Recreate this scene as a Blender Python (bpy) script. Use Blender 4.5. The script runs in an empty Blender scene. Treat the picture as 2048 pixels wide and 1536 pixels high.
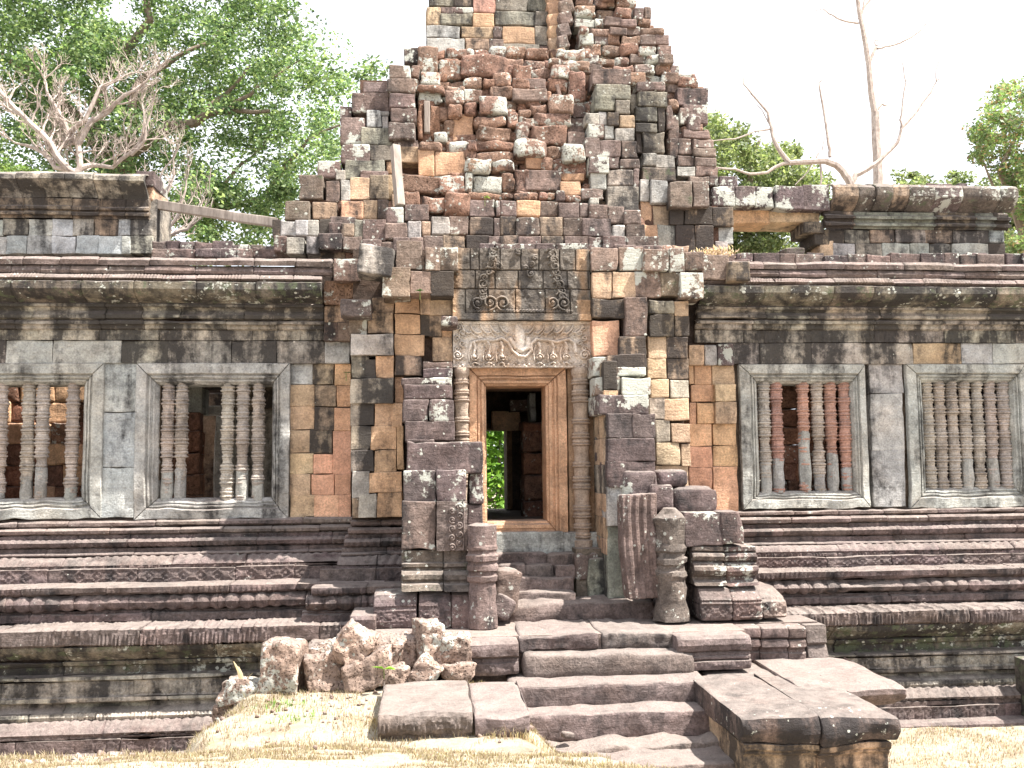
import bpy, math, random
import numpy as np
from mathutils import Vector
# ---------------------------------------------------------------- camera, light, exposure
S = bpy.context.scene
COL = S.collection
RES = 1950.0; CY = -15.0; CZ = 4.0
PSI, TH, RO = math.radians(5.0), math.radians(5.0), math.radians(.55)
cF = np.array([math.sin(PSI)*math.cos(TH), math.cos(PSI)*math.cos(TH), math.sin(TH)])
_r = np.array([math.cos(PSI), -math.sin(PSI), 0.]); _u = np.cross(_r, cF)
cR = _r*math.cos(RO) - _u*math.sin(RO); cU = _u*math.cos(RO) + _r*math.sin(RO)
cam = bpy.data.objects.new('camera', bpy.data.cameras.new('camera')); COL.objects.link(cam)
cam.data.sensor_width = 36; cam.data.lens = RES/2048*36
cam.data.clip_start = .1; cam.data.clip_end = 3000
from mathutils import Matrix
M = Matrix(((cR[0], cU[0], -cF[0], 0), (cR[1], cU[1], -cF[1], CY), (cR[2], cU[2], -cF[2], CZ), (0, 0, 0, 1)))
cam.matrix_world = M
S.camera = cam
SUN = Vector((.52, -.19, 1.0)).normalized()
EL = math.asin(SUN.z); AZ = math.atan2(SUN.x, SUN.y)
w = bpy.data.worlds.new('World'); S.world = w; w.use_nodes = True
nt = w.node_tree; sky = nt.nodes.new('ShaderNodeTexSky'); sky.sky_type = 'NISHITA'; sky.sun_disc = False
sky.sun_elevation = EL; sky.sun_rotation = AZ; sky.air_density = 1.0; sky.dust_density = 6.0; sky.ozone_density = .6
nt.nodes['Background'].inputs[1].default_value = .15
_tc = nt.nodes.new('ShaderNodeTexCoord'); _cn = nt.nodes.new('ShaderNodeTexNoise'); _cn.inputs['Scale'].default_value = 2.2; _cn.inputs['Detail'].default_value = 6
nt.links.new(_tc.outputs['Generated'], _cn.inputs['Vector'])
_mr = nt.nodes.new('ShaderNodeMapRange'); _mr.inputs[1].default_value = .3; _mr.inputs[2].default_value = .6; _mr.inputs[3].default_value = .8; _mr.inputs[4].default_value = 1.
nt.links.new(_cn.outputs['Fac'], _mr.inputs[0])
_mx = nt.nodes.new('ShaderNodeMix'); _mx.data_type = 'RGBA'; _mx.inputs[7].default_value = (3.6, 3.75, 4.05, 1)   # thin bright cloud veil
nt.links.new(_mr.outputs[0], _mx.inputs[0]); nt.links.new(sky.outputs[0], _mx.inputs[6])
nt.links.new(_mx.outputs[2], nt.nodes['Background'].inputs[0])
sl = bpy.data.lights.new('sun', 'SUN'); sl.energy = 5.0; sl.angle = math.radians(.5); sl.color = (1, .95, .87)
so = bpy.data.objects.new('sun', sl); COL.objects.link(so); so.rotation_euler = SUN.to_track_quat('Z', 'Y').to_euler()
S.view_settings.view_transform = 'Standard'; S.view_settings.look = 'None'
S.view_settings.exposure = 1.68; S.view_settings.gamma = 1
S.render.engine = 'CYCLES'
S.cycles.max_bounces = 6; S.cycles.diffuse_bounces = 4; S.cycles.transparent_max_bounces = 8

def W(px, py, Y):
    d = RES*cF + (px-1024)*cR - (py-768)*cU
    t = (Y-CY)/d[1]
    return np.array([d[0]*t, Y, CZ+d[2]*t])
def WZ(px, py, z):      # the point of that pixel on the horizontal plane z
    d = RES*cF + (px-1024)*cR - (py-768)*cU
    t = (z-CZ)/d[2]
    return np.array([d[0]*t, CY+d[1]*t, z])
rnd = random.Random(7)
NR = np.random.default_rng(11)
# ---------------------------------------------------------------- noise
def _h(i, j, k, s):
    n = (i*73856093) ^ (j*19349663) ^ (k*83492791) ^ (s*2654435761)
    n = (n ^ (n >> 13)) * 1274126177 & 0x7fffffff
    n = n ^ (n >> 16)
    return (n & 0xffff)/32767.5 - 1.0
def vn(p, f, s=0):
    q = np.asarray(p, float)*f + 1000.0
    i = np.floor(q).astype(np.int64); t = q-i; t = t*t*(3-2*t)
    a = 0
    for dx in (0, 1):
        wx = t[..., 0] if dx else 1-t[..., 0]
        for dy in (0, 1):
            wy = t[..., 1] if dy else 1-t[..., 1]
            for dz in (0, 1):
                wz = t[..., 2] if dz else 1-t[..., 2]
                a = a + wx*wy*wz*_h(i[..., 0]+dx, i[..., 1]+dy, i[..., 2]+dz, s)
    return a
def vec_noise(p, f, s=0):
    return np.stack([vn(p, f, s+1), vn(p, f, s+2), vn(p, f, s+3)], -1)
def fbm(p, f, s=0, o=3):
    a = 0; g = 1.
    for k in range(o): a = a + g*vn(p, f*2**k, s+k*7); g *= .5
    return a
# ---------------------------------------------------------------- mesh builder
class MB:
    def __init__(s): s.v = []; s.f = []; s.c = []; s.q = []; s.m = []; s.n = 0
    def add(s, v, f, col=(.3, .3, .3), par=(0, 0, 0), mat=0):
        v = np.asarray(v, float).reshape(-1, 3); f = np.asarray(f, np.int64).reshape(-1, 4)
        s.v.append(v); s.f.append(f+s.n); s.n += len(v)
        c = np.ones((len(v), 4)); c[:, :3] = col; s.c.append(c)
        q = np.ones((len(v), 4)); q[:, :3] = par; s.q.append(q)
        s.m.append(np.full(len(f), mat, np.int32))
    def build(s, name, mats, parent=None, smooth=True):
        me = bpy.data.meshes.new(name)
        v = np.concatenate(s.v); f = np.concatenate(s.f)
        me.vertices.add(len(v)); me.vertices.foreach_set('co', v.astype(np.float32).ravel())
        me.loops.add(f.size); me.loops.foreach_set('vertex_index', f.astype(np.int32).ravel())
        me.polygons.add(len(f)); me.polygons.foreach_set('loop_start', (np.arange(len(f))*4).astype(np.int32))
        me.polygons.foreach_set('loop_total', np.full(len(f), 4, np.int32))
        if not isinstance(mats, (list, tuple)): mats = [mats]
        for m in mats: me.materials.append(m)
        me.polygons.foreach_set('material_index', np.concatenate(s.m))
        me.polygons.foreach_set('use_smooth', np.full(len(f), smooth))
        for nm, arr in (('Col', s.c), ('Par', s.q)):
            a = me.attributes.new(nm, 'FLOAT_COLOR', 'POINT'); a.data.foreach_set('color', np.concatenate(arr).astype(np.float32).ravel())
        me.update(calc_edges=True)
        if smooth: me.set_sharp_from_angle(angle=math.radians(30))
        o = bpy.data.objects.new(name, me); COL.objects.link(o)
        if parent is not None: o.parent = parent
        return o
def tag(o, label=None, cat=None, group=None, kind=None):
    if label: o['label'] = label
    if cat: o['category'] = cat
    if group: o['group'] = group
    if kind: o['kind'] = kind
    return o
def thing(name, label, cat, group=None):
    o = bpy.data.objects.new(name, None); COL.objects.link(o); return tag(o, label, cat, group)
# ---------------------------------------------------------------- materials
def newmat(name):
    m = bpy.data.materials.new(name); m.use_nodes = True; return m, m.node_tree, m.node_tree.nodes['Principled BSDF']
def N(nt, t, **k):
    n = nt.nodes.new(t)
    for a, b in k.items(): setattr(n, a, b)
    return n
def mth(nt, op, a, b=None, c=None, clamp=False):
    n = N(nt, 'ShaderNodeMath', operation=op, use_clamp=clamp)
    for i, x in enumerate((a, b, c)):
        if x is None: continue
        if isinstance(x, (int, float)): n.inputs[i].default_value = x
        else: nt.links.new(x, n.inputs[i])
    return n.outputs[0]
def noise(nt, vec, sc, det=4, rough=.6, dist=0):
    n = N(nt, 'ShaderNodeTexNoise'); n.inputs['Scale'].default_value = sc; n.inputs['Detail'].default_value = det
    n.inputs['Roughness'].default_value = rough; n.inputs['Distortion'].default_value = dist
    nt.links.new(vec, n.inputs['Vector']); return n.outputs['Fac']
def mrange(nt, v, a, b, c, d):
    n = N(nt, 'ShaderNodeMapRange')
    for i, x in enumerate((v, a, b, c, d)):
        if isinstance(x, (int, float)): n.inputs[i].default_value = x
        else: nt.links.new(x, n.inputs[i])
    return n.outputs[0]
def mixc(nt, f, a, b, mode='MIX'):
    n = N(nt, 'ShaderNodeMix', data_type='RGBA', blend_type=mode)
    for s, x in ((n.inputs[0], f), (n.inputs[6], a), (n.inputs[7], b)):
        if isinstance(x, (int, float)): s.default_value = x
        elif isinstance(x, tuple): s.default_value = (*x, 1)
        else: nt.links.new(x, s)
    return n.outputs[2]
def gray(nt, v):
    n = N(nt, 'ShaderNodeCombineColor')
    for i in range(3): nt.links.new(v, n.inputs[i])
    return n.outputs[0]
def stone_mat(name, laterite=False):
    m, nt, b = newmat(name)
    L = nt.links
    pos = N(nt, 'ShaderNodeNewGeometry').outputs['Position']
    col = N(nt, 'ShaderNodeAttribute', attribute_name='Col').outputs['Color']
    par = N(nt, 'ShaderNodeAttribute', attribute_name='Par').outputs['Color']
    sp = N(nt, 'ShaderNodeSeparateColor'); L.new(par, sp.inputs[0]); li, mo, st = sp.outputs; li = mth(nt, 'MULTIPLY', li, mrange(nt, noise(nt, pos, 1.6, 3, .6), .4, .62, .2, 1.12))
    n1 = noise(nt, pos, 3.1, 5, .65); n2 = noise(nt, pos, 38, 4, .7)
    n9 = noise(nt, pos, 11.5, 6, .72, .6)
    k = mth(nt, 'MULTIPLY', mrange(nt, n1, .3, .7, .62, 1.38), mrange(nt, n2, .3, .7, .70, 1.30)); lum = N(nt, 'ShaderNodeRGBToBW'); L.new(col, lum.inputs[0]); am = mrange(nt, lum.outputs[0], .12, .30, .45, .13)
    k = mth(nt, 'MULTIPLY', k, mrange(nt, n9, .3, .7, mth(nt, 'SUBTRACT', 1., am), mth(nt, 'ADD', 1., am)))
    c = mixc(nt, 1., col, gray(nt, k), 'MULTIPLY')
    # warm / cool drift
    n3 = noise(nt, pos, 1.7, 3, .6)
    c = mixc(nt, mrange(nt, n3, .42, .66, 0., .35), c, mixc(nt, 1., c, (1.12, .97, .84), 'MULTIPLY'))
    # dark weathering that runs down the stone
    mp = N(nt, 'ShaderNodeMapping'); mp.inputs['Scale'].default_value = (1, 1, .16); L.new(pos, mp.inputs[0])
    s1 = noise(nt, mp.outputs[0], 2.3, 6, .62, .4)
    s2 = noise(nt, pos, 7.0, 5, .7)
    s = mth(nt, 'ADD', s1, mth(nt, 'MULTIPLY', mth(nt, 'SUBTRACT', s2, .5), .5))
    lo = mth(nt, 'SUBTRACT', .76, mth(nt, 'MULTIPLY', st, .36))
    sm = mrange(nt, s, mth(nt, 'SUBTRACT', lo, .05), mth(nt, 'ADD', lo, .13), 0., 1.)
    sm = mth(nt, 'MULTIPLY', sm, mrange(nt, st, 0., .1, 0., .9))
    c = mixc(nt, sm, c, (.028, .026, .027))
    # pale dust and wear on the trodden, upward faces
    nz = N(nt, 'ShaderNodeSeparateXYZ'); L.new(N(nt, 'ShaderNodeNewGeometry').outputs['Normal'], nz.inputs[0])
    du = mth(nt, 'MULTIPLY', mrange(nt, nz.outputs[2], .55, .92, 0., 1.), mrange(nt, noise(nt, pos, 4.5, 5, .7), .3, .6, .25, .75))
    c = mixc(nt, du, c, mixc(nt, n2, (.17, .14, .13), (.34, .295, .265)))
    # moss
    g1 = noise(nt, pos, 5.5, 6, .7)
    lo = mth(nt, 'SUBTRACT', .78, mth(nt, 'MULTIPLY', mo, .34))
    gm = mth(nt, 'MULTIPLY', mrange(nt, g1, lo, mth(nt, 'ADD', lo, .08), 0., .75), mrange(nt, mo, 0., .1, 0., 1.))
    c = mixc(nt, gm, c, mixc(nt, n2, (.055, .068, .035), (.15, .17, .11)))
    # lichen, white crusts and round spots
    l1 = mth(nt, 'ADD', mth(nt, 'MULTIPLY', noise(nt, pos, 5.0, 8, .72), .6), mth(nt, 'MULTIPLY', noise(nt, pos, 15., 6, .7), .4))
    lo = mth(nt, 'SUBTRACT', .66, mth(nt, 'MULTIPLY', li, .20))
    lm = mth(nt, 'MULTIPLY', mrange(nt, l1, lo, mth(nt, 'ADD', lo, .03), 0., .88), mrange(nt, li, 0., .05, 0., 1.))
    vo = N(nt, 'ShaderNodeTexVoronoi'); vo.inputs['Scale'].default_value = 13
    L.new(pos, vo.inputs['Vector'])
    vs = N(nt, 'ShaderNodeSeparateColor'); L.new(vo.outputs['Color'], vs.inputs[0])
    rad = mth(nt, 'MULTIPLY', mrange(nt, vs.outputs[0], .55, 1., 0., .36), mth(nt, 'MINIMUM', mth(nt, 'MULTIPLY', li, 2.2), 1.))
    dd = mth(nt, 'ADD', vo.outputs['Distance'], mth(nt, 'MULTIPLY', mth(nt, 'SUBTRACT', n2, .5), .25))
    spot = mth(nt, 'MULTIPLY', mrange(nt, mth(nt, 'SUBTRACT', rad, dd), 0., .04, 0., .85), mrange(nt, li, 0., .05, 0., 1.))
    lm = mth(nt, 'MAXIMUM', lm, spot)
    c = mixc(nt, lm, c, mixc(nt, n2, (.34, .36, .30), (.62, .62, .58)))
    hgt = mth(nt, 'ADD', mth(nt, 'MULTIPLY', n2, .35), mth(nt, 'MULTIPLY', noise(nt, pos, 120, 3, .6), .18))
    hgt = mth(nt, 'ADD', hgt, mth(nt, 'MULTIPLY', n9, .8))
    if laterite:
        v2 = N(nt, 'ShaderNodeTexVoronoi'); v2.inputs['Scale'].default_value = 34
        wv = N(nt, 'ShaderNodeVectorMath', operation='ADD'); L.new(pos, wv.inputs[0])
        nn = N(nt, 'ShaderNodeTexNoise'); nn.inputs['Scale'].default_value = 22; L.new(pos, nn.inputs['Vector'])
        sc = N(nt, 'ShaderNodeVectorMath', operation='SCALE'); sc.inputs['Scale'].default_value = .05; L.new(nn.outputs['Color'], sc.inputs[0]); L.new(sc.outputs[0], wv.inputs[1])
        L.new(wv.outputs[0], v2.inputs['Vector'])
        pit = mrange(nt, v2.outputs['Distance'], .12, .34, 1., 0.)
        c = mixc(nt, mth(nt, 'MULTIPLY', pit, .55), c, (.05, .022, .014))
        hgt = mth(nt, 'SUBTRACT', hgt, mth(nt, 'MULTIPLY', pit, 1.0))
    else:
        # sedimentary bedding
        mb_ = N(nt, 'ShaderNodeMapping'); mb_.inputs['Scale'].default_value = (.25, .25, 2.2); L.new(pos, mb_.inputs[0])
        hgt = mth(nt, 'ADD', hgt, mth(nt, 'MULTIPLY', noise(nt, mb_.outputs[0], 14, 3, .6), .35))
    bp = N(nt, 'ShaderNodeBump'); bp.inputs['Strength'].default_value = .9; bp.inputs['Distance'].default_value = .04
    L.new(hgt, bp.inputs['Height']); L.new(bp.outputs[0], b.inputs['Normal'])
    L.new(c, b.inputs['Base Color']); b.inputs['Roughness'].default_value = .92
    b.inputs['Specular IOR Level'].default_value = .2
    return m
M_SAND = stone_mat('weathered_sandstone'); M_LAT = stone_mat('pitted_laterite', True)
STONE = [M_SAND, M_LAT]
def leaf_mat(name, trans=.45):
    m, nt, b = newmat(name)
    col = N(nt, 'ShaderNodeAttribute', attribute_name='Col').outputs['Color']
    nt.links.new(col, b.inputs['Base Color']); b.inputs['Roughness'].default_value = .5; b.inputs['Specular IOR Level'].default_value = .3
    t = N(nt, 'ShaderNodeBsdfTranslucent'); nt.links.new(mixc(nt, 1., col, (1.35, 1.4, .85), 'MULTIPLY'), t.inputs[0])
    mx = N(nt, 'ShaderNodeMixShader'); mx.inputs[0].default_value = trans
    nt.links.new(b.outputs[0], mx.inputs[1]); nt.links.new(t.outputs[0], mx.inputs[2])
    nt.links.new(mx.outputs[0], nt.nodes['Material Output'].inputs[0]); return m
M_LEAF = leaf_mat('leaf')
def simple_mat(name, c1, c2, sc=12, stretch=(1, 1, 1), bump=.3, rough=.85):
    m, nt, b = newmat(name)
    pos = N(nt, 'ShaderNodeNewGeometry').outputs['Position']
    mp = N(nt, 'ShaderNodeMapping'); mp.inputs['Scale'].default_value = stretch; nt.links.new(pos, mp.inputs[0])
    n = noise(nt, mp.outputs[0], sc, 6, .7)
    nt.links.new(mixc(nt, mrange(nt, n, .32, .68, 0., 1.), c1, c2), b.inputs['Base Color']); b.inputs['Roughness'].default_value = rough
    bp = N(nt, 'ShaderNodeBump'); bp.inputs['Strength'].default_value = bump; bp.inputs['Distance'].default_value = .02
    nt.links.new(n, bp.inputs['Height']); nt.links.new(bp.outputs[0], b.inputs['Normal']); return m
M_BARK = simple_mat('grey_bark', (.10, .075, .055), (.26, .20, .15), 9, (1, 1, .3), .6)
M_PALE = simple_mat('pale_bark', (.26, .20, .17), (.52, .45, .40), 14, (1, 1, .5), .3)
M_TIMBER = simple_mat('grey_timber', (.16, .13, .11), (.36, .31, .27), 10, (1, 1, .2), .4)
# ---------------------------------------------------------------- blocks
PAL = {'d': ((.115, .087, .085), (.6, .05, .62)), 'k': ((.34, .265, .195), (.2, .1, 1.12)), 'g': ((.38, .38, .36), (.1, .03, .56)),
       'n': ((.215, .22, .185), (.30, .3, .72)), 't': ((.47, .345, .235), (.06, .03, .58)), 'o': ((.57, .36, .225), (.02, 0, .34)),
       'p': ((.60, .35, .235), (0, 0, .18)), 'l': ((.225, .125, .088), (.62, .05, .42)), 'w': ((.118, .092, .09), (1.1, .1, .5)),
       'b': ((.40, .425, .425), (.1, .03, .56)), 'L': ((.225, .14, .105), (1.15, .08, .5)), 'r': ((.42, .25, .20), (.2, 0, .35)),
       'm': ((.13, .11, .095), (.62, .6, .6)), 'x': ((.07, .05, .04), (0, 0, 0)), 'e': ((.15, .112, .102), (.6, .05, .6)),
       's': ((.15, .12, .112), (.15, 0, .35)), 'R': ((.26, .13, .085), (.3, 0, .3)), 'q': ((.37, .34, .295), (.22, .1, .98)),
       'h': ((.132, .102, .097), (.2, .08, .6)), 'H': ((.42, .38, .32), (.2, .2, 1.02)), 'c': ((.20, .175, .14), (.6, .75, 1.0)),
       'f': ((.37, .345, .30), (.1, .1, .86)), 'u': ((.15, .118, .108), (.35, .05, .4)), 'v': ((.37, .325, .29), (.12, 0, .34)), 'a': ((.33, .325, .31), (.15, 0, .3))}
LATS = 'lLR'
_topo = {}
def topo(n):
    if n in _topo: return _topo[n]
    nx, ny, nz = n; idx = {}; pts = []
    def g(i, j, k):
        if (i, j, k) not in idx: idx[(i, j, k)] = len(pts); pts.append((i, j, k))
        return idx[(i, j, k)]
    fs = []
    for j in range(ny-1):
        for k in range(nz-1):
            fs.append((g(0, j, k), g(0, j, k+1), g(0, j+1, k+1), g(0, j+1, k)))
            fs.append((g(nx-1, j, k), g(nx-1, j+1, k), g(nx-1, j+1, k+1), g(nx-1, j, k+1)))
    for i in range(nx-1):
        for k in range(nz-1):
            fs.append((g(i, 0, k), g(i+1, 0, k), g(i+1, 0, k+1), g(i, 0, k+1)))
            fs.append((g(i, ny-1, k), g(i, ny-1, k+1), g(i+1, ny-1, k+1), g(i+1, ny-1, k)))
        for j in range(ny-1):
            fs.append((g(i, j, 0), g(i, j+1, 0), g(i+1, j+1, 0), g(i+1, j, 0)))
            fs.append((g(i, j, nz-1), g(i+1, j, nz-1), g(i+1, j+1, nz-1), g(i, j+1, nz-1)))
    _topo[n] = (np.array(pts), np.array(fs)); return _topo[n]
def _axis(h, r, n):
    g = min(r*1.5, h*.9) if h > r*1.2 else r
    a = [-h, -h+r*.35, -h+r]; b = list(np.linspace(-h+g, h-g, n+2)[(0 if g > r else 1):(None if g > r else -1)])
    return np.array(a+b+[h-r, h-r*.35, h])
BLEND = [0., (.25, .19, .15)]     # how far the stones of the part being built share one tone
def colof(code, jit=.085):
    c, p = PAL[code]; c = tuple(x*(1-BLEND[0])+y*BLEND[0] for x, y in zip(c, BLEND[1]))
    k = 1+rnd.uniform(-jit, jit)*1.6
    c = tuple(max(.01, x*k*(1+rnd.uniform(-jit, jit)*.35)) for x in c)
    return c, tuple(x*rnd.uniform(.8, 1.15) for x in p)
def block(mb, c, h, rot=(0, 0, 0), code='d', r=None, amp=None, seg=.16, taper=None, par=None, col=None):
    lat = code in LATS
    h = np.maximum(np.array(h, float), .012)
    if r is None: r = rnd.uniform(.03, .058) if lat else rnd.uniform(.010, .026)
    r = min(r, h.min()*.8)
    if amp is None: amp = .025 if lat else .010
    n = [int(np.clip(round(2*x/seg), 1, 14)) for x in h]
    n[1] = min(n[1], 3)
    A = [_axis(h[i], r, n[i]) for i in range(3)]
    pts, fs = topo(tuple(len(a) for a in A))
    p = np.stack([A[i][pts[:, i]] for i in range(3)], -1)
    sd = rnd.randrange(10000)
    # worn corners: radius changes along the stone
    q = np.clip(p, -(h-r), h-r); d = p-q; l = np.linalg.norm(d, axis=1); l[l == 0] = 1
    p = q+d/l[:, None]*np.where(np.linalg.norm(d, axis=1) > 0, r, 0)[:, None]
    edge = (np.abs(p)/h); e2 = np.sort(edge, axis=1)[:, 1]
    wear = np.clip(vn(p, 5.0, sd)-.25, 0, 1)*np.clip((e2-.72)/.28, 0, 1)*(1.6*r+.03)
    p = p - d/l[:, None]*wear[:, None]
    p += vec_noise(p, 3.2, sd)*amp*1.5 + vec_noise(p, 11., sd+9)*amp*.7
    if taper: taper(p)
    if rot != (0, 0, 0):
        from mathutils import Euler
        R = np.array(Euler(rot).to_matrix()); p = p @ R.T
    cc, pp = colof(code)
    mb.add(p+np.array(c), fs, col or cc, par or pp, 1 if lat else 0)
def pb(mb, x0, y0, x1, y1, Y, code='d', T=.5, tilt=0, **k):
    a = W(x0, y0, Y); b = W(x1, y1, Y)
    hx, hz = abs(b[0]-a[0])/2, abs(a[2]-b[2])/2
    block(mb, ((a[0]+b[0])/2, Y+T/2, (a[2]+b[2])/2), (hx+.001, T/2, hz+.001), (rnd.gauss(0, .008), tilt+rnd.gauss(0, .006), rnd.gauss(0, .012)), code, **k)
def data(mb, txt, ox=0, oy=0, s=1., Y=0, T=.5, jit=.025, **k):
    for line in txt.replace('\n', ';').split(';'):
        t = line.split()
        if len(t) < 5: continue
        x0, y0, x1, y1 = [float(v)/s for v in t[:4]]
        yy = float(t[5]) if len(t) > 5 else Y
        tl = float(t[6]) if len(t) > 6 else 0
        pb(mb, x0+ox, y0+oy, x1+ox, y1+oy, yy+rnd.uniform(-jit, jit), t[4], T, tl, **k)
def rows(mb, rws, wmin, wmax, codes, Y, T=.5, jit=.03, zj=0, rough=0, **k):
    """rws: (y0, y1, xa, xb [, Y]) in photo pixels; stones of random width fill each course"""
    for rw in rws:
        y0, y1, xa, xb = rw[:4]; yy = rw[4] if len(rw) > 4 else (Y(y0) if callable(Y) else Y)
        x = xa
        while x < xb-2:
            wd = rnd.uniform(wmin, wmax)
            nx = xb if xb-(x+wd) < wmin*.6 else x+wd
            c = rnd.choice(codes(x, y0) if callable(codes) else codes)
            dz = rnd.uniform(-zj, zj) if zj else 0
            pb(mb, x, y0+dz, nx, y1+dz*.3, yy+rnd.uniform(-jit, jit), c, T, rnd.gauss(0, .012)*rough, **k)
            x = nx
def sbox(mb, x0, x1, y0, y1, z0, z1, col=(.06, .045, .038), mat=0, par=(0, 0, 0)):
    v = [(x, y, z) for x in (x0, x1) for y in (y0, y1) for z in (z0, z1)]
    f = [(0, 1, 3, 2), (4, 6, 7, 5), (0, 4, 5, 1), (2, 3, 7, 6), (0, 2, 6, 4), (1, 5, 7, 3)]
    for q in f: mb.add([v[i] for i in q], [(0, 1, 2, 3)], col, par, mat)
# ---------------------------------------------------------------- carved patterns: outward relief in metres
def pt_diamond(P, H=.014):
    def f(x, s, seg):
        u = np.abs(((x/P) % 1)-.5)*2; v = np.abs(s-.5)*2
        d = np.abs(u+v-.85); a = np.exp(-(d/.13)**2)
        d2 = np.sqrt(u*u+v*v); a = np.maximum(a, np.exp(-((d2-.0)/.22)**2))
        uu = np.abs((((x/P)+.5) % 1)-.5)*2; a = np.maximum(a, .8*np.exp(-((np.sqrt(uu*uu+v*v)-.3)/.12)**2))
        e = np.exp(-((v-.97)/.12)**2); return H*np.maximum(a, e)
    return f
def pt_rosette(P, H=.014, r=.36):
    def f(x, s, seg):
        u = (((x/P) % 1)-.5)*2; v = (s-.5)*2; d = np.sqrt(u*u+v*v)
        a = np.exp(-((d-.72)/.14)**2)+np.exp(-(d/.26)**2)+.6*np.exp(-((d-.4)/.08)**2)
        e = np.exp(-((np.abs(v)-.98)/.1)**2); return H*np.maximum(np.minimum(a, 1), e)
    return f
def pt_bulb(P, H=.03):
    def f(x, s, seg):
        u = (((x/P) % 1)-.5)*2; v = (s-.5)*2; d = np.clip(1-u*u-v*v*.8, 0, 1)
        return H*np.sqrt(d)-.3*H*np.cos(np.sqrt(u*u+v*v)*14)*.3
    return f
def pt_petal(P, H=.018):
    def f(x, s, seg):
        u = np.abs((((x/P) % 1)-.5)*2); a = np.exp(-((u-.62+.3*(1-s)**2)/.12)**2)
        b = np.exp(-(u/.2)**2)*(s > .25)+.5*np.exp(-((((x/P*3) % 1)-.5)/.2)**2)*.4
        return H*np.maximum(a, b)
    return f
def pt_leaf(P, H=.02):
    def f(x, s, seg):
        u = ((x/P)+.5*s) % 1; a = np.abs(u-.5)*2
        return H*(1-a)**.7+.3*H*np.sin(((x/P)+s*1.5)*math.tau*3)*.5
    return f
def pt_dots(P, H=.012):
    def f(x, s, seg):
        u = (((x/P) % 1)-.5)*2; return H*np.clip(1-u*u*1.6, 0, 1)
    return f
def course(mb, prof, x0, x1, slen, code, pat=None, end=.07, amp=.008, joint=.0, par=None, jp=.012, xs=None, Y0=0., wob=.3, col=None, dx=None):
    """a moulded course cut into stones. prof: [(protrusion, z)] bottom to top or top to bottom, facing -Y"""
    P = [prof[0]]; S_ = [0.]
    for a, b in zip(prof[:-1], prof[1:]):
        n = max(1, int(math.hypot(b[0]-a[0], b[1]-a[1])/(.02 if pat else .045)))
        for i in range(1, n+1): P.append((a[0]+(b[0]-a[0])*i/n, a[1]+(b[1]-a[1])*i/n))
    P = np.array(P); zz = P[:, 1]; s = (zz.max()-zz)/max(1e-6, zz.max()-zz.min())
    n = len(P)
    # the normal of the profile
    t = np.gradient(P, axis=0); nr = np.stack([-t[:, 1], t[:, 0]], -1); nr /= np.maximum(1e-9, np.linalg.norm(nr, axis=1))[:, None]
    if (nr[:, 0].sum()) < 0: nr = -nr
    x = x0; cuts = [x0]
    if xs: cuts = list(xs)
    else:
        while x < x1:
            x += slen*rnd.uniform(.65, 1.4)
            if x > x1-slen*.4: x = x1
            cuts.append(x)
    for xa, xb in zip(cuts[:-1], cuts[1:]):
        step = dx or (.024 if pat else .07)
        m = max(2, int((xb-xa)/step)+1)
        X = np.concatenate([[xa, xa+.001, xa+.012], np.linspace(xa+.02, xb-.02, m), [xb-.012, xb-.001, xb]])
        off = np.concatenate([[-end, -.014, -.003], np.zeros(m), [-.003, -.014, -end]])
        XX, SS = np.meshgrid(X, s, indexing='ij'); k = len(X)
        d = np.tile(off[:, None], (1, n)); dp = rnd.uniform(-jp, jp); dz = rnd.uniform(-.4, .4)*jp
        base = np.stack([XX, np.tile(P[:, 0], (k, 1))*3, np.tile(P[:, 1], (k, 1))], -1)
        wv = fbm(base, 3.0, 5, 3)*amp*1.6+vn(base, 14, 8)*amp*.6
        chip = -np.clip(vn(base, 1.9, 31)-.42, 0, 1)*.10*wob*2
        rel = (1.5*pat(XX, SS, 0)*np.clip(1.15-np.clip(fbm(base, 1.3, 77, 2), 0, 1)*1.6, .12, 1)) if pat else 0
        inner = d + wv + chip + rel
        inner[0] = -end; inner[-1] = -end
        pr = P[None, :, 0]+nr[None, :, 0]*inner+dp
        z = P[None, :, 1]+nr[None, :, 1]*inner*.8+dz
        pr[0] = P[:, 0]-end; pr[-1] = P[:, 0]-end; z[0] = P[:, 1]; z[-1] = P[:, 1]
        V = np.stack([XX, Y0-pr, z], -1).reshape(-1, 3)
        i, j = np.meshgrid(np.arange(k-1), np.arange(n-1), indexing='ij'); a = (i*n+j).ravel()
        F = np.stack([a, a+n, a+n+1, a+1], -1)
        if zz[0] < zz[-1]: pass
        else: F = F[:, ::-1]
        cc, pp = colof(rnd.choice(code) if len(code) > 1 else code, .07)
        mb.add(V, F, col or cc, par or pp, 1 if code[0] in LATS else 0)
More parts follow.
